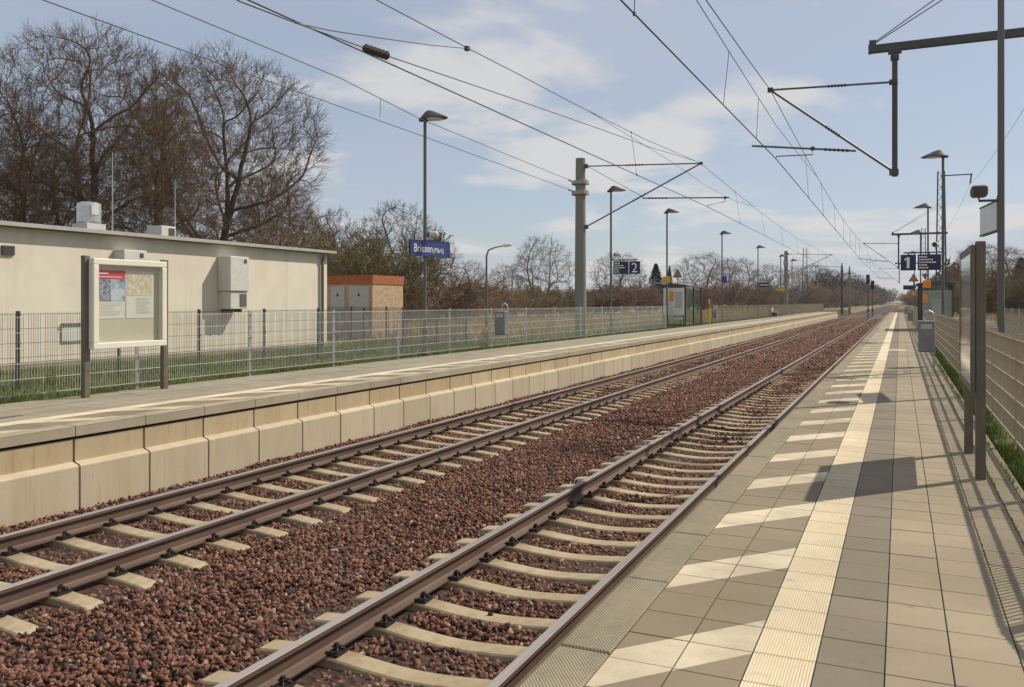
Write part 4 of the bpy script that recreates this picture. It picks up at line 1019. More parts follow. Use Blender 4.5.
# transformer station with red-brown band
XT = -21.2; Yc = on_line(372.5, XT); x0 = across(330, Yc) - .5; y1_ = on_line(403, XT)
ts = thing('transformer_station', ((x0 + XT) / 2, Yc, GB), 'small transformer station with red-brown roof band and two grey doors', 'building')
zt_, zm_ = height(275.0, XT, Yc), height(284.0, XT, Yc)
m = MB(); m.bb((x0, Yc, .3), (XT, y1_, zm_)); m.build('wall', m_panel, ts)
m = MB(); m.bb((x0 - .03, Yc - .03, zm_ + .002), (XT + .03, y1_ + .03, zt_)); m.build('roof_band', m_brickband, ts)
for a, b in ((331, 345), (349, 369.5)):
    xa_, xb_ = across(a, Yc), across(b, Yc); m = MB(); m.bb((xa_, Yc - .03, GB + .05), (xb_, Yc - .002, zm_ - .10)); d_ = m.build('door', m_doorgrey, ts)
    xm = (xa_ + xb_) / 2; m = MB(); m.prism([(xm - .09, 2.62), (xm + .09, 2.62), (xm, 2.80)], 'y', Yc - .036, Yc - .031); m.build('warning_triangle', m_darkpole, d_)
    m = MB(); m.bb((xb_ - .14, Yc - .06, 1.75), (xb_ - .10, Yc - .031, 1.95)); m.build('handle', m_darkpole, d_)
# curved street lamp behind the far fence and two plain ones
def street_lamp(px, py_top, X, arm, label, base_z=.6, head=.5):
    Y = on_line(px, X); zt_ = height(py_top, X, Y); r = thing('street_lamp', (X, Y, base_z), label, 'street lamp')
    ca, sa = arm
    m = MB(); m.tube([(X, Y, .3), (X, Y, zt_ - .5), (X + ca * .12, Y + sa * .12, zt_ - .15), (X + ca * .5, Y + sa * .5, zt_), (X + ca * 1.0, Y + sa * 1.0, zt_ + .10)], [.075, .055, .05, .04, .035], 10); m.build('pole', m_pole, r)
    m = MB(); m.tube([(X + ca * .95, Y + sa * .95, zt_ + .09), (X + ca * 1.1, Y + sa * 1.1, zt_ + .13), (X + ca * 1.4, Y + sa * 1.4, zt_ + .16), (X + ca * 1.5, Y + sa * 1.5, zt_ + .16)], [.05, .11, .10, .04], 10); m.build('lamp_head', m_lens, r)
street_lamp(486.5, 247.5, -22, (.9, .42), 'thin street lamp with a curved arm standing behind the far fence')
street_lamp(735.2, 263, -30, (.95, .3), 'slim street lamp with a flat head seen past the far shelter')
# parked cars behind the right fence
def car(X, Y, rz, mat, label):
    r = thing('parked_car', (X, Y, .66), label, 'car', 'cars parked beyond the near platform', rz)
    side = [(-2.1, .35), (-2.12, .62), (-2.0, .85), (-1.3, .92), (-.75, 1.38), (-.3, 1.46), (.6, 1.44), (1.35, 1.05), (1.95, .98), (2.1, .75), (2.1, .35)]
    n = len(side); vs = []
    for sy_, ins in ((-1, .0), (1, .0)):
        for x, z in side: vs.append((x, sy_ * (.86 - max(0, z - .92) * .42), z))
    m = MB(); m.add(vs, [(i, (i + 1) % n, n + (i + 1) % n, n + i) for i in range(n)] + [tuple(reversed(range(n))), tuple(range(n, 2 * n))]); lbuild(m, 'body', mat, r, bevel=.05)
    for sy_ in (-1, 1):
        m = MB(); q = [(-1.12, .96), (-.68, 1.34), (-.28, 1.39), (.55, 1.37), (1.05, 1.02)]
        vs = [(x, sy_ * (.868 - max(0, z - .92) * .42), z) for x, z in q]; m.add(vs, [tuple(range(5))]); lbuild(m, 'side_window', m_carglass, r)
        for x in (-1.3, 1.3):
            m = MB(); m.prism([(x + .31 * math.cos(a * math.pi / 9), .31 + .31 * math.sin(a * math.pi / 9)) for a in range(18)], 'y', sy_ * .70, sy_ * .88); lbuild(m, 'wheel', m_tyre, r)
    m = MB(); m.add([(-1.25, -.80, .965), (-.78, -.66, 1.365), (-.78, .66, 1.365), (-1.25, .80, .965)], [(0, 1, 2, 3)]); [v for v in m.v]; m.v = [(a - .02, b, c + .02) for a, b, c in m.v]; lbuild(m, 'windscreen', m_carglass, r)
    return r
car(8.2, 33.0, R(80), m_carblue, 'dark blue parked car behind the silver fence at the right edge'); car(8.4, 44.0, R(95), m_carsil, 'silver parked car farther back behind the silver fence')
mb = MB(); mb.quad((5.2, 10, .712), (12, 10, .705), (12, 80, .705), (5.2, 80, .705)); tag(mb.build('car_park', m_asphalt, recalc=False), kind='structure')
# signals and masts beyond the platforms
def signal(X, Y, zt_, label):
    r = thing('railway_signal', (X, Y, -.3), label, 'signal', 'signals at the end of the platforms'); m = MB(); m.tube([(X, Y, -.4), (X, Y, zt_ - .2)], .07, 8); m.build('post', m_darkpole, r)
    m = MB(); m.box((X, Y - .1, zt_ - .7), (.55, .25, 1.5)); m.build('screen', m_black, r, bevel=.05); m = MB(); m.box((X, Y - .1, 1.0), (.30, .2, .5)); m.build('relay_box', m_darkpole, r)
    for dz in (-.35, -.75):
        m = MB(); m.lathe((X, Y - .23, zt_ + dz), [(.09, -.09), (.12, 0), (.09, .09)], 12); m.build('lens_hood', m_darkpole, r)
Ysg = 150.0
Xs1 = across(868, Ysg); signal(Xs1, Ysg, height(275, Xs1, Ysg), 'black light signal between the tracks, the taller left one')
Ysg = 165.0; Xs1 = across(872.6, Ysg); signal(Xs1, Ysg, height(281, Xs1, Ysg), 'black light signal between the tracks, the shorter right one')
for px, py, nm in ((842, 263, 'slim steel mast at the far end of the far platform, left of a pair'), (849.5, 266, 'slim pale mast at the far end of the far platform, right of a pair')):
    X = -10.6 if px < 845 else -9.9; Y = on_line(px, X); zt_ = height(py, X, Y); r = thing('steel_mast', (X, Y, .1), nm, 'mast')
    m = MB(); m.tube([(X, Y, -.3), (X, Y, zt_ - 1.2), (X, Y, zt_)], [.28, .22, .10], 10); m.build('pole', m_darkpole if px < 845 else m_concpole, r); m = MB(); m.box((X, Y, zt_ - 1.6), (.5, .4, .5)); m.build('clamp', m_darkpole, r); m = MB(); m.tube([(X, Y, zt_ - 2.2), (X + 2.6, Y, zt_ - 2.0)], .05, 6); m.build('arm', m_tube, r)
X = -24; Y = on_line(805, X); lt = thing('lattice_tower', (X, Y, .2), 'thin lattice tower rising over the brush beyond the far platform', 'tower'); lattice(lt, X, Y, .2, height(247.8, X, Y), 1.5, .9)
# ------------------------------------------------------------------ trees
class Tree:
    def __init__(s, seed): s.r = random.Random(seed); s.bins = ([], []); s.N = [0, 0]; s.F = ([], [])
    def path(s, pts, rs, n, b):
        V, F = s.bins[b], s.F[b]; o = s.N[b]; k = len(pts)
        for i in range(k):
            d = (pts[min(i + 1, k - 1)] - pts[max(i - 1, 0)])
            if d.length < 1e-6: d = Vector((0, 0, 1))
            d.normalize(); ref = Vector((1, 0, 0)) if abs(d.x) < .8 else Vector((0, 1, 0))
            u = d.cross(ref).normalized(); v = d.cross(u)
            for j in range(n):
                a = 6.2832 * j / n; V.append(pts[i] + (u * math.cos(a) + v * math.sin(a)) * rs[i])
        for i in range(k - 1):
            for j in range(n):
                q = o + i * n + j; q2 = o + i * n + (j + 1) % n; F.append((q, q2, q2 + n, q + n))
        s.N[b] += k * n
    def grow(s, p, d, L, r, lvl, P):
        rnd = s.r; maxl = P['levels']
        nseg = max(2, min(7, int(L / P['seg'][min(lvl, len(P['seg']) - 1)])))
        pts, rs = [p.copy()], [r]; dd = d.copy(); wob = P['wob'][min(lvl, len(P['wob']) - 1)]; up = P['up'][min(lvl, len(P['up']) - 1)]
        last = lvl >= maxl
        for i in range(nseg):
            dd = (dd + Vector((rnd.gauss(0, wob), rnd.gauss(0, wob), rnd.gauss(0, wob) + up))).normalized()
            p = p + dd * (L / nseg); pts.append(p.copy()); u = (i + 1) / nseg; rs.append(max(P['rmin'], r * (1 - (.45 if lvl == 0 else .72) * u)))
        s.path(pts, rs, (9, 7, 5, 4, 3, 3, 3)[min(lvl, 6)], 0 if lvl <= P.get('trunk_lvl', 1) else 1)
        if last: return
        nc = P['kids'][min(lvl, len(P['kids']) - 1)]
        nc = max(1, int(round(nc * rnd.uniform(.8, 1.2))))
        for c in range(nc):
            t = P['start'][min(lvl, len(P['start']) - 1)]; t = t + (1 - t) * ((c + rnd.uniform(.2, .9)) / nc)
            fi = t * nseg; i = min(nseg - 1, int(fi)); q = pts[i].lerp(pts[i + 1], fi - i); ax = (pts[i + 1] - pts[i]).normalized()
            az = rnd.uniform(0, 6.2832); ref = ax.orthogonal().normalized(); side = Matrix.Rotation(az, 3, ax) @ ref
            ang = R(rnd.uniform(*P['ang'][min(lvl, len(P['ang']) - 1)])); nd = (ax * math.cos(ang) + side * math.sin(ang)).normalized()
            Lc = L * P['ratio'][min(lvl, len(P['ratio']) - 1)] * rnd.uniform(.7, 1.15) * (1.08 - .45 * t)
            if lvl >= 1 or True:
                e = P['env']; qq = q + nd * Lc; f = math.sqrt((qq.x ** 2 + qq.y ** 2) / e[0] ** 2 + ((qq.z - e[1]) / e[2]) ** 2)
                if f > 1.0:
                    Lc *= max(.25, 1 - (f - 1) * 1.6)
                    if lvl > 1 and f > 1.25: continue
            rc = max(P['rmin'], rs[i] * P['rr'][min(lvl, len(P['rr']) - 1)])
            s.grow(q, nd, Lc, rc, lvl + 1, P)
    def mesh(s, b, name, mat):
        v = np.array([tuple(q) for q in s.bins[b]], dtype=np.float32); f = np.array(s.F[b], dtype=np.int32)
        o = np_mesh(name, v, f, mat, smooth=True); return o
OAK = dict(levels=5, seg=(1.2, 1.1, .8, .5, .35, .3), wob=(.04, .09, .11, .13, .15, .18), up=(.02, .06, .07, .06, .05, .04), kids=(10, 8, 7, 6, 5, 0), start=(.24, .20, .16, .14, .1),
           ang=((24, 62), (24, 52), (26, 56), (28, 60), (30, 65)), ratio=(1.25, .58, .54, .52, .55), rr=(.50, .50, .50, .5, .6), rmin=.0115, env=(7.6, 9.6, 8.6))
def tree_proto(name, seed, P, L, r, mats, label, cat='tree', stems=1, spread=0, H0=0.0):
    T = Tree(seed)
    for i in range(stems):
        a = 6.28 * i / max(1, stems) + T.r.uniform(-.5, .5); tilt = 0.04 if stems == 1 else spread * T.r.uniform(.35, 1.0)
        d = Vector((math.cos(a) * tilt, math.sin(a) * tilt, 1)).normalized(); off = Vector((math.cos(a), math.sin(a), 0)) * (0 if stems == 1 else .12 * stems ** .5)
        T.grow(Vector((0, 0, -.3)) + off, d, L * T.r.uniform(.85, 1.1), r * T.r.uniform(.8, 1.1), 0, P)
    e = bpy.data.objects.new(name, None); COL.objects.link(e); tag(e, label, cat)
    o = T.mesh(0, 'trunk', mats[0]); o.parent = e
    o = T.mesh(1, 'crown', mats[1]); o.parent = e
    h = max(v.z for v in T.bins[1]); e['_h'] = h; print(name, 'h', round(h, 2), 'twigs', len(T.F[1]))
    return e
used_protos = set()
def put(e, px, X, py_top, label, rz, group='bare trees', sx=1.0, mats=None):
    if e.name in used_protos: c = copy_tree(e)
    else: c = e; used_protos.add(e.name)
    Y = on_line(px, X) if not isinstance(px, tuple) else px[0]
    gz = ground_z(X, Y); H_ = height(py_top, X, Y) - gz; k = H_ / e['_h']
    c.location = (X, Y, gz); c.scale = (k * sx, k * sx, k); c.rotation_euler = (0, 0, rz); tag(c, label, None, group)
    if mats:
        for ch, mt in zip(sorted(c.children, key=lambda q: q.name, reverse=True), mats):
            ch.material_slots[0].link = 'OBJECT'; ch.material_slots[0].material = mt
    return c
def colonize(seed, H_, env, trunk_z, n_pts, step, kill, infl, stems, r_tip, twigs, tw_len, expo=2.25, coarse=150, zcut=.16):
    """a bare crown grown towards points spread through its dome; returns chains of (points, radii) and twig list"""
    rg = np.random.default_rng(seed); rx, rz, cz = env
    P = []
    while len(P) < n_pts:
        q = rg.uniform(-1, 1, 3); d = np.linalg.norm(q)
        if d > 1 or rg.random() > .35 + .65 * d ** 1.5: continue
        lump = 1 + .10 * math.sin(3 * math.atan2(q[1], q[0]) + seed) + .07 * math.sin(5 * q[2] + 2.3 * seed)
        z = cz + q[2] * rz
        if z < H_ * zcut: continue
        P.append((q[0] * rx * lump, q[1] * rx * lump, z))
    P = np.array(P); nodes, par, dirs = [], [], []
    for k in range(stems):
        a = 6.283 * k / stems + seed; lean = .0 if stems == 1 else .22
        prev = -1; z = -.3
        while z < trunk_z:
            f = max(0, z) * lean; nodes.append((math.cos(a) * (.25 * (stems > 1) + f) + .05 * math.sin(z * 1.7 + k), math.sin(a) * (.25 * (stems > 1) + f) + .05 * math.cos(z * 1.3 + k), z)); par.append(prev); dirs.append((math.cos(a) * lean, math.sin(a) * lean, 1)); prev = len(nodes) - 1; z += step
    cnt = np.zeros(60000, int); PA = P
    for P, kill, infl, inert in ((PA[:coarse], 1.25, 9.0, 1.25), (PA, kill, infl, .38)):
     near = np.full(len(P), 1e9); who = np.zeros(len(P), int); alive = np.ones(len(P), bool); first = 0
     for it in range(140):
         N = np.array(nodes[first:])
         if len(N) == 0: break
         ai = np.where(alive)[0]
         d = np.linalg.norm(P[ai][:, None, :] - N[None], axis=2); m = d.argmin(1); dm = d[np.arange(len(ai)), m]
         better = dm < near[ai]; near[ai[better]] = dm[better]; who[ai[better]] = m[better] + first
         alive &= near > kill
         act = np.where(alive & (near < infl))[0]
         if len(act) == 0: break
         first = len(nodes); A = np.array(nodes); acc = {}
         v = P[act] - A[who[act]]; v /= np.linalg.norm(v, axis=1)[:, None]
         for w_, dv in zip(who[act], v):
             if w_ in acc: acc[w_] += dv
             else: acc[w_] = dv.copy()
         for w_, dv in acc.items():
             if cnt[w_] >= 3: continue
             cnt[w_] += 1
             dv = dv / (np.linalg.norm(dv) + 1e-6) + inert * np.array(dirs[w_]) / (np.linalg.norm(dirs[w_]) + 1e-6) + rg.normal(0, .12 if infl > 5 else .17, 3) + np.array((0, 0, .12)); dv /= np.linalg.norm(dv)
             nodes.append(tuple(A[w_] + dv * step)); par.append(int(w_)); dirs.append(tuple(dv))
    n = len(nodes); kids = [[] for _ in range(n)]
    for c in range(n):
        if par[c] >= 0: kids[par[c]].append(c)
    acc = np.zeros(n); 
    for c in range(n - 1, -1, -1):
        if acc[c] == 0: acc[c] = r_tip ** expo
        if par[c] >= 0: acc[par[c]] += acc[c]
    rad = acc ** (1 / expo)
    A = [Vector(q) for q in nodes]; chains = []
    starts = [c for c in range(n) if par[c] < 0]
    todo = [(c, None) for c in starts]
    while todo:
        c, p_ = todo.pop(); pts, rs = ([A[p_]], [min(rad[p_], rad[c] * 1.25)]) if p_ is not None else ([], [])
        while True:
            pts.append(A[c]); rs.append(float(rad[c]))
            if not kids[c]: break
            ks = sorted(kids[c], key=lambda q: -acc[q]); todo += [(q, c) for q in ks[1:]]; c = ks[0]
        if len(pts) > 1:
            rs[-1] *= .7; chains.append((pts, rs))
    tl = []; D_ = [Vector(q) for q in dirs]
    for c in range(n):
        if rad[c] > r_tip * 4.2 or par[c] < 0: continue
        for _ in range(twigs if not kids[c] else max(1, twigs - 1)):
            out = (A[c] - Vector((0, 0, cz * .55))).normalized(); d = (D_[c] * .7 + out * .8 + Vector(rg.normal(0, .42, 3))).normalized(); L = tw_len * rg.uniform(.5, 1.3); p0 = A[c]; p1 = p0 + d * L * .5; d2 = (d + Vector(rg.normal(0, .30, 3)) + Vector((0, 0, .10))).normalized(); p2 = p1 + d2 * L * .5
            tl.append(([p0, p1, p2], [r_tip * .8, r_tip * .65, r_tip * .4]))
            for pq in (p1, p0.lerp(p1, .5)): d3 = (d + Vector(rg.normal(0, .55, 3))).normalized(); tl.append(([pq, pq + d3 * L * .5], [r_tip * .6, r_tip * .4]))
    return chains, tl, rad
def bare(name, seed, mats, *a, **k):
    T = Tree(seed); ch, tl, rad = colonize(seed, *a, **k); big = float(max(rad)) * .34
    for pts, rs in ch:
        cut = 0
        for i, r in enumerate(rs):
            if r > big: cut = i
        if cut > 0:
            T.path(pts[:cut + 1], rs[:cut + 1], 9, 0); pts, rs = pts[cut:], rs[cut:]
        if len(pts) > 1: T.path(pts, rs, 6 if rs[0] > .05 else 4 if rs[0] > .022 else 3, 1)
    for pts, rs in tl: T.path(pts, rs, 3, 1)
    e = bpy.data.objects.new(name, None); COL.objects.link(e); tag(e, name, 'tree')
    o = T.mesh(0, 'trunk', mats[0]); o.parent = e; o = T.mesh(1, 'crown', mats[1]); o.parent = e
    e['_h'] = max(v.z for v in T.bins[1]); print(name, len(ch), len(tl), e['_h'], float(max(rad))); return e
oakA = bare('oak_tree', 21, (m_bark, m_twig), 19, (6.1, 7.4, 11.6), 4.4, 3600, .40, .54, 2.6, 1, .0122, 4, 1.0, 1.97, 130, zcut=.21)
oakB = bare('oak_tree', 38, (m_bark, m_twig), 18, (6.2, 7.3, 10.8), 4.0, 3600, .40, .54, 2.6, 2, .0122, 4, 1.0, 1.97, 130, zcut=.19)
put(oakA, 90, -46, 17, 'tall broad bare oak behind the flat building, the higher left crown', .4, 'big bare oaks', 1.0)
put(oakB, 224, -46, 38, 'broad bare oak whose crown reaches right past the building end', 2.1, 'big bare oaks', 1.0)
put(oakB, 8, -50, 88, 'bare oak at the left edge of the picture behind the roof', 4.4, 'big bare oaks', .95)
put(oakA, 158, -43, 96, 'smaller bare oak between the two big crowns', 3.6, 'big bare oaks', .85)
put(oakA, 52, -58, 140, 'lower bare oak behind the round roof ventilator', 5.4, 'big bare oaks', 1.0)
put(oakB, 272, -60, 160, 'bare oak thinning out at the right side of the oak group', 0.3, 'big bare oaks', .7)

midA = bare('bare_tree', 5, (m_bark, m_twig_grey), 10, (3.8, 4.2, 5.6), 2.0, 1300, .34, .45, 2.2, 1, .0115, 3, .7, 2.1, 60)
midB = bare('bare_tree', 9, (m_bark, m_twig_grey), 10, (4.2, 4.3, 5.4), 1.2, 1300, .34, .45, 2.2, 2, .0115, 3, .7, 2.1, 60)
put(midA, 398, -48, 197, 'grey bare tree rising behind the brown-green conifer', 0.0); put(midB, 541, -40, 233, 'rounded bare tree left of the thick concrete mast', 1.0, sx=.9)
put(midA, 617, -52, 250, 'bare tree behind the number 2 sign', 2.0, sx=1.2); put(midA, 704, -46, 250, 'wide dark bare tree behind the far shelter', 3.0, sx=1.5)
put(midB, 737, -44, 256, 'reddish bare tree right of the far shelter', 4.0, sx=1.2, mats=(m_bark, m_twig_red)); put(midB, 505, -60, 262, 'faint bare tree right of the curved street lamp', 5.0); put(midA, 470, -60, 258, 'slender bare tree left of the curved street lamp', .7)
put(midB, 330, -62, 205, 'grey bare tree behind the end of the flat building', 2.6); put(midA, 293, -66, 214, 'bare tree behind the downpipe end of the roof', 1.4, sx=1.2); put(midA, 426, -52, 226, 'bare tree behind the station name sign', 3.3)
k = 0
for px, X, py, sx_ in ((770, -38, 262, 1.1), (796, -36, 264, .9), (812, -40, 262, 1.2), (822, -34, 266, 1.0), (834, -34, 268, 1.1), (846, -30, 270, 1.2), (856, -34, 274, 1.3), (864, -28, 278, 1.3), (872, -28, 284, 1.5), (880, -24, 289, 1.5), (886, -22, 293, 1.6)):
    put((midA, midB)[k % 2], px, X, py, 'bare tree in the belt beyond the far platform fence', k * 1.3, 'bare trees of the far belt', sx_, (m_bark, (m_twig_grey, m_twig_red, m_twig_grey)[k % 3])); k += 1
for px, X, py, sx_, lab in ((962, 9, 262, 1.2, 'bare tree behind the right notice board, nearest the lattice mast'), (985, 11, 240, 1.2, 'tall bare tree behind the nearest right lamp post'), (1016, 15, 246, 1.1, 'bare tree at the right edge of the picture')):
    put((midB, midA)[k % 2], px, X, py, lab, k * .9, 'bare trees', sx_, (m_bark, m_twig)); k += 1
for i, (px, X, py) in enumerate(((951, 12, 268), (944, 14, 276), (935, 13, 282), (925, 12, 285), (917, 12, 288), (911, 11, 291))):
    put((midA, midB)[i % 2], px, X, py, 'bare tree in the belt right of the near platform', i * 1.7, 'bare trees of the right belt', 1.3, (m_bark, m_twig))
# shrubs
SHR = dict(OAK); SHR.update(levels=3, seg=(.6, .4, .3, .25), wob=(.12, .16, .2, .2), up=(.04, .05, .04, .02), kids=(7, 7, 5, 0), start=(.12, .1, .1), ang=((18, 50), (20, 55), (25, 65)), ratio=(.62, .58, .55), env=(2.2, 1.7, 1.7), rmin=.008, trunk_lvl=0)
shA = tree_proto('shrub', 61, SHR, 2.3, .035, (m_twig_red, m_twig_red), '', 'shrub', 14, .75); shB = tree_proto('shrub', 67, SHR, 2.5, .03, (m_twig_tan, m_twig_tan), '', 'shrub', 11, .6)
SM = {'r': (m_twig_red, m_twig_red), 't': (m_twig_tan, m_twig_tan), 'o': (m_twig_olive, m_twig_olive), 'g': (m_twig_grey, m_twig_grey)}
put(shA, 300, -52, 222, 'large red-brown shrub thicket over the right end of the roof', .2, 'red-brown thickets', 1.3, SM['r'])
put(shB, 262, -56, 216, 'tan thicket under the right oak crown behind the roof', 1.2, 'red-brown thickets', 1.2, SM['r'])
rs = random.Random(17)
for i, (px, X, py, sx_, c) in enumerate(((392, -34, 264, 1.2, 't'), (416, -36, 268, 1.3, 'r'), (438, -36, 275, 1.4, 'r'), (462, -40, 278, 1.4, 't'), (486, -42, 276, 1.5, 't'), (512, -34, 287, 1.5, 't'), (530, -38, 284, 1.6, 'r'), (556, -36, 284, 1.5, 'o'), (590, -40, 283, 1.6, 'r'),
        (604, -38, 286, 1.5, 't'), (632, -36, 274, 1.0, 'r'), (646, -38, 285, 1.3, 't'), (690, -40, 280, 1.2, 'r'), (722, -34, 278, 1.0, 'r'), (746, -32, 276, 1.1, 'r'), (764, -30, 283.28, 1.4, 'r'), (782, -30, 284.72, 1.5, 'g'), (798, -28, 284, 1.5, 'r'), (815, -28, 281.84, 1.3, 'r'),
        (828, -26, 283.28, 1.4, 't'), (838, -26, 286.16, 1.6, 'r'), (852, -25, 288.32, 1.8, 't'), (862, -22, 291.2, 1.8, 'r'), (876, -20, 294.8, 2.0, 'g'), (574, -44, 284, 1.6, 'g'), (660, -40, 282, 1.5, 'r'))):
    put((shA, shB)[i % 2], px, X, py, 'twiggy leafless shrub in the brush behind the far platform fence', rs.uniform(0, 6), 'leafless shrubs behind the far fence', sx_ * 1.25, SM[c])
for i, (px, X, py, sx_, c) in enumerate(((1010, 12, 268, 1.3, 'o'), (1022, 13, 262, 1.2, 'o'), (992, 10, 276, 1.3, 't'), (972, 9, 282, 1.5, 't'), (958, 9, 284, 1.6, 'r'), (948, 8, 287, 1.8, 't'), (936, 8, 290, 2.0, 'r'), (926, 8, 292, 2.0, 't'), (1004, 14, 270, 1.4, 'o'))):
    put((shA, shB)[i % 2], px, X, py, 'leafless shrub in the brush right of the near platform', rs.uniform(0, 6), 'leafless shrubs right of the near platform', sx_ * 1.2, SM[c])
# conifers
def conifer(name, seed, mats, H_, R_, n, droop, label):
    rd = random.Random(seed); e = bpy.data.objects.new(name, None); COL.objects.link(e); tag(e, label, 'tree')
    m = MB(); m.tube([(0, 0, -.3), (0, 0, H_ * .95)], [R_ * .07, .02], 7); o = m.build('trunk', m_bark, None); o.parent = e
    vs, fs = [], []
    for i in range(n):
        u = rd.random() ** .75; z = H_ * (.06 + .94 * u); rad = R_ * (1 - u) ** .8 * rd.uniform(.75, 1.12); a = rd.uniform(0, 6.283)
        for q in range(7):
            f = rd.uniform(.25, 1.0); x, y = rad * f * math.cos(a), rad * f * math.sin(a); zz = z - droop * rad * f * f + rd.gauss(0, .06)
            L = rd.uniform(.12, .30); aa = a + rd.uniform(-.8, .8); w_ = L * .24; dz = rd.uniform(-.6, .35) * L
            p0 = Vector((x, y, zz)); d = Vector((math.cos(aa) * L, math.sin(aa) * L, dz)); s_ = Vector((-math.sin(aa) * w_, math.cos(aa) * w_, rd.uniform(-.5, .5) * w_))
            o_ = len(vs); vs += [tuple(p0 - s_), tuple(p0 + s_), tuple(p0 + d)]; fs.append((o_, o_ + 1, o_ + 2))
    o = np_mesh('crown', np.array(vs), np.array(fs), mats); o.parent = e; e['_h'] = H_; return e
spr = conifer('spruce_tree', 3, m_spruce, 8.0, 2.6, 1700, .25, '')
put(spr, 656, -37, 264, 'dark green spruce tree left of the far shelter', 0, 'conifers', 1.15); put(spr, 669.5, -42, 266, 'thin dark spruce behind the far shelter roof', 1.0, 'conifers', .5)
put(shA, 366, -36, 206, 'big rounded olive-brown bush behind the transformer station', 2.2, None, 1.0, SM['o']); put(shB, 343, -37, 230, 'olive-tan bush at the left behind the transformer station', 4.0, None, 1.0, SM['o']); put(spr, 1021, 16, 258, 'dark green conifer at the right edge', 2.2, 'conifers', 1.3)
# far-off wood: bands of tree clumps along the horizon
rw = np.random.default_rng(8); V, F, off = [], [], 0
def wood(x0, y0, x1, y1, n, h0, h1, depth_):
    global off
    for i in range(n):
        u = rw.random(); x, y = x0 + (x1 - x0) * u + rw.uniform(-1, 1) * depth_, y0 + (y1 - y0) * u + rw.uniform(-1, 1) * depth_
        h = rw.uniform(h0, h1); r_ = h * rw.uniform(.22, .38); kk = 150
        a, c = rw.uniform(0, 6.283, kk), rw.uniform(-1, 1, kk); q = rw.random(kk) ** .4; sr = np.sqrt(1 - c * c)
        ctr = np.stack([x + r_ * q * sr * np.cos(a), y + r_ * q * sr * np.sin(a), .1 + h * .52 + h * .48 * q * c], 1)
        s_ = h * .055; t_ = rw.normal(0, 1, (kk, 3, 3)) * s_ * np.array([.6, .6, 1.1]); v = (ctr[:, None, :] + t_).reshape(-1, 3)
        V.append(v); F.append(np.arange(kk * 3).reshape(-1, 3) + off); off += kk * 3
wood(-330, 300, -60, 760, 170, 9, 14, 22); wood(-30, 330, -14, 900, 110, 10, 16, 6); wood(16, 240, 22, 900, 120, 9, 15, 6); wood(-420, 260, -330, 300, 60, 9, 13, 20); wood(40, 120, 190, 420, 90, 8, 13, 18); wood(-300, 900, 300, 1150, 150, 14, 22, 40)
m_wood = leafy('far_wood_twigs', (.060, .050, .040), (.12, .09, .07))
tag(np_mesh('far_wood', np.concatenate(V), np.concatenate(F), m_wood), 'hazy leafless woodland along the horizon beyond the station', 'woodland', kind='stuff')

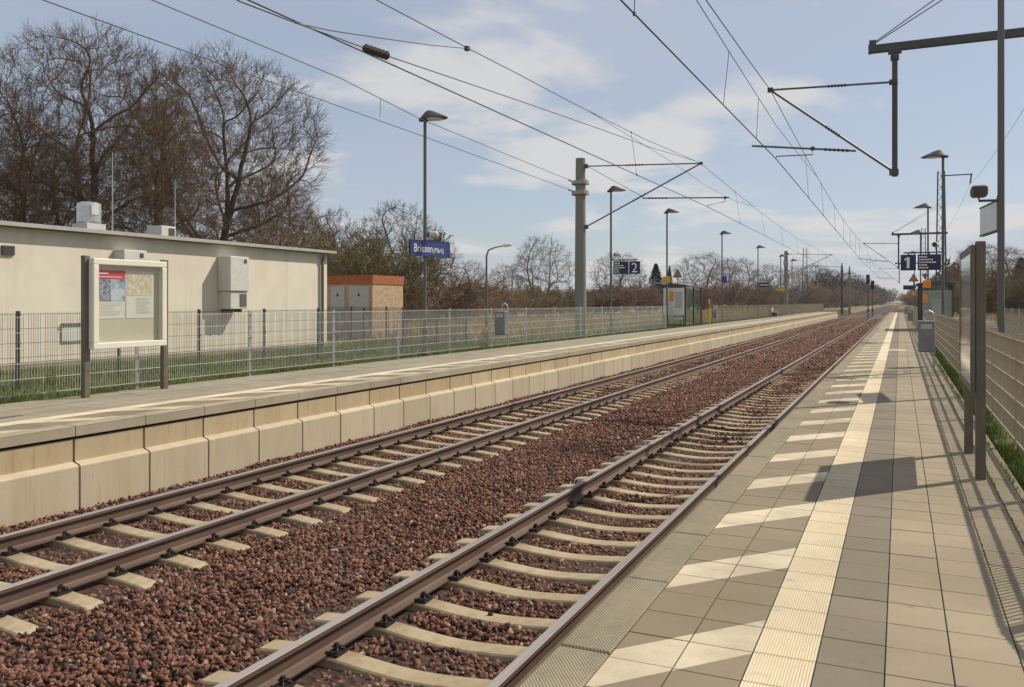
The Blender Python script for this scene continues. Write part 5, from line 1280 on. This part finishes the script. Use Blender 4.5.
# ------------------------------------------------------------------ grass
t = NT('verge_soil'); c0 = t.ramp(t.noise(1.3, 6, .7), [(.3, (.11, .085, .045)), (.5, (.085, .11, .03)), (.75, (.10, .15, .03))]); c0 = t.mix(t.maprange(t.noise(11, 5, .7), .4, .75, 0, .6), c0, (.15, .12, .065)); t.color(c0); t.bump(t.noise(25, 5, .7), .7, .03); m_verge = t.done(.97, spec=.1)
mb = MB()
for x0, x1, y0, y1 in ((-19.6, -12.03, -4, 30), (-15.5, -12.03, 30, 120), (.898, 1.9, -4, 120)): mb.quad((x0, y0, .712), (x1, y0, .712), (x1, y1, .712), (x0, y1, .712))
tag(mb.build('verge', m_verge, recalc=False), kind='structure')
def blades(name, spots, mats, label, seed):
    rg = np.random.default_rng(seed); V, F, off = [], [], 0
    for x0, x1, y0, y1, n, h0, h1, w_ in spots:
        x, y = rg.uniform(x0, x1, n), rg.uniform(y0, y1, n)
        cl = .5 + .5 * np.sin(x * 3.1 + 1.7 * np.sin(y * 1.3)) * np.sin(y * 2.3 + np.sin(x * 2.0)); keep = rg.random(n) < .45 + .55 * cl; x, y, cl = x[keep], y[keep], cl[keep]; n = len(x)
        z = np.array([PZ - .012 if -1.3 < a < .89 and b < PEND else ground_z(a, b) - .02 for a, b in zip(x, y)])
        h = rg.uniform(h0, h1, n) * (.6 + .8 * cl); a = rg.uniform(0, 6.283, n); b = rg.uniform(0, 6.283, n); ln = rg.uniform(.1, .6, n) * h
        p = np.stack([x, y, z], 1); s_ = np.stack([np.cos(a), np.sin(a), np.zeros(n)], 1) * (w_ / 2); mid = p + np.stack([np.cos(b) * ln * .35, np.sin(b) * ln * .35, h * .6], 1); tip = p + np.stack([np.cos(b) * ln, np.sin(b) * ln, h], 1)
        v = np.stack([p - s_, p + s_, mid + s_ * .7, mid - s_ * .7, tip, tip], 1)
        q = (np.arange(n) * 6)[:, None] + off; F.append(np.concatenate([q + np.array([0, 1, 2, 3]), q + np.array([3, 2, 4, 5])])); V.append(v.reshape(-1, 3)); off += 6 * n
    return tag(np_mesh(name, np.concatenate(V), np.concatenate(F), mats), label, 'grass', kind='stuff')
blades('grass', [(-15.2, -12.05, 6, 30, 60000, .04, .14, .012), (-19.4, -15.2, 6, 30, 50000, .04, .13, .014), (-13.4, -12.08, 30, 100, 40000, .06, .20, .022), (-22, -13.2, 26, 60, 20000, .06, .2, .025),
                 (.90, 1.16, 3.0, 40, 22000, .04, .17, .010), (.452, .464, 3, 22, 900, .008, .03, .006), (.694, .706, 3, 22, 1800, .01, .045, .006), (.834, .86, 3, 30, 2600, .01, .06, .006), (-.325, -.313, 3, 14, 300, .004, .012, .005), (1.16, 3.2, 3, 60, 9000, .05, .2, .02)], m_grass, 'short green grass growing along the fences', 3)
blades('dry_grass', [(-19.3, -12.3, 4, 30, 3500, .06, .2, .010), (-34, -14, 30, 75, 34000, .15, .55, .03), (-30, -14, 75, 150, 16000, .2, .6, .06), (-16, -10, 146, 220, 7000, .2, .6, .06), (-1.3, 3, 141, 230, 9000, .2, .7, .05), (1.2, 7, 4, 60, 9000, .08, .35, .02), (7, 20, 30, 120, 12000, .2, .6, .05)], m_drygrass, 'dry straw coloured grass and weeds of the waste ground', 5)
for o in list(scene.objects):
    if '_h' in o: del o['_h']

# ------------------------------------------------------------------ the air between here and the woods
hm = bpy.data.materials.new('haze_air'); hm.use_nodes = True; hn = hm.node_tree.nodes; hn.remove(hn['Principled BSDF'])
pv = hn.new('ShaderNodeVolumePrincipled'); pv.inputs['Color'].default_value = (.93, .95, 1.0, 1); pv.inputs['Density'].default_value = 0.00018
hm.node_tree.links.new(pv.outputs[0], hn['Material Output'].inputs['Volume'])
mb = MB(); mb.bb((-520, -70, -3.0), (420, 1300, 42)); tag(mb.build('haze', hm), 'thin pale haze in the air along the track', 'haze', kind='stuff')
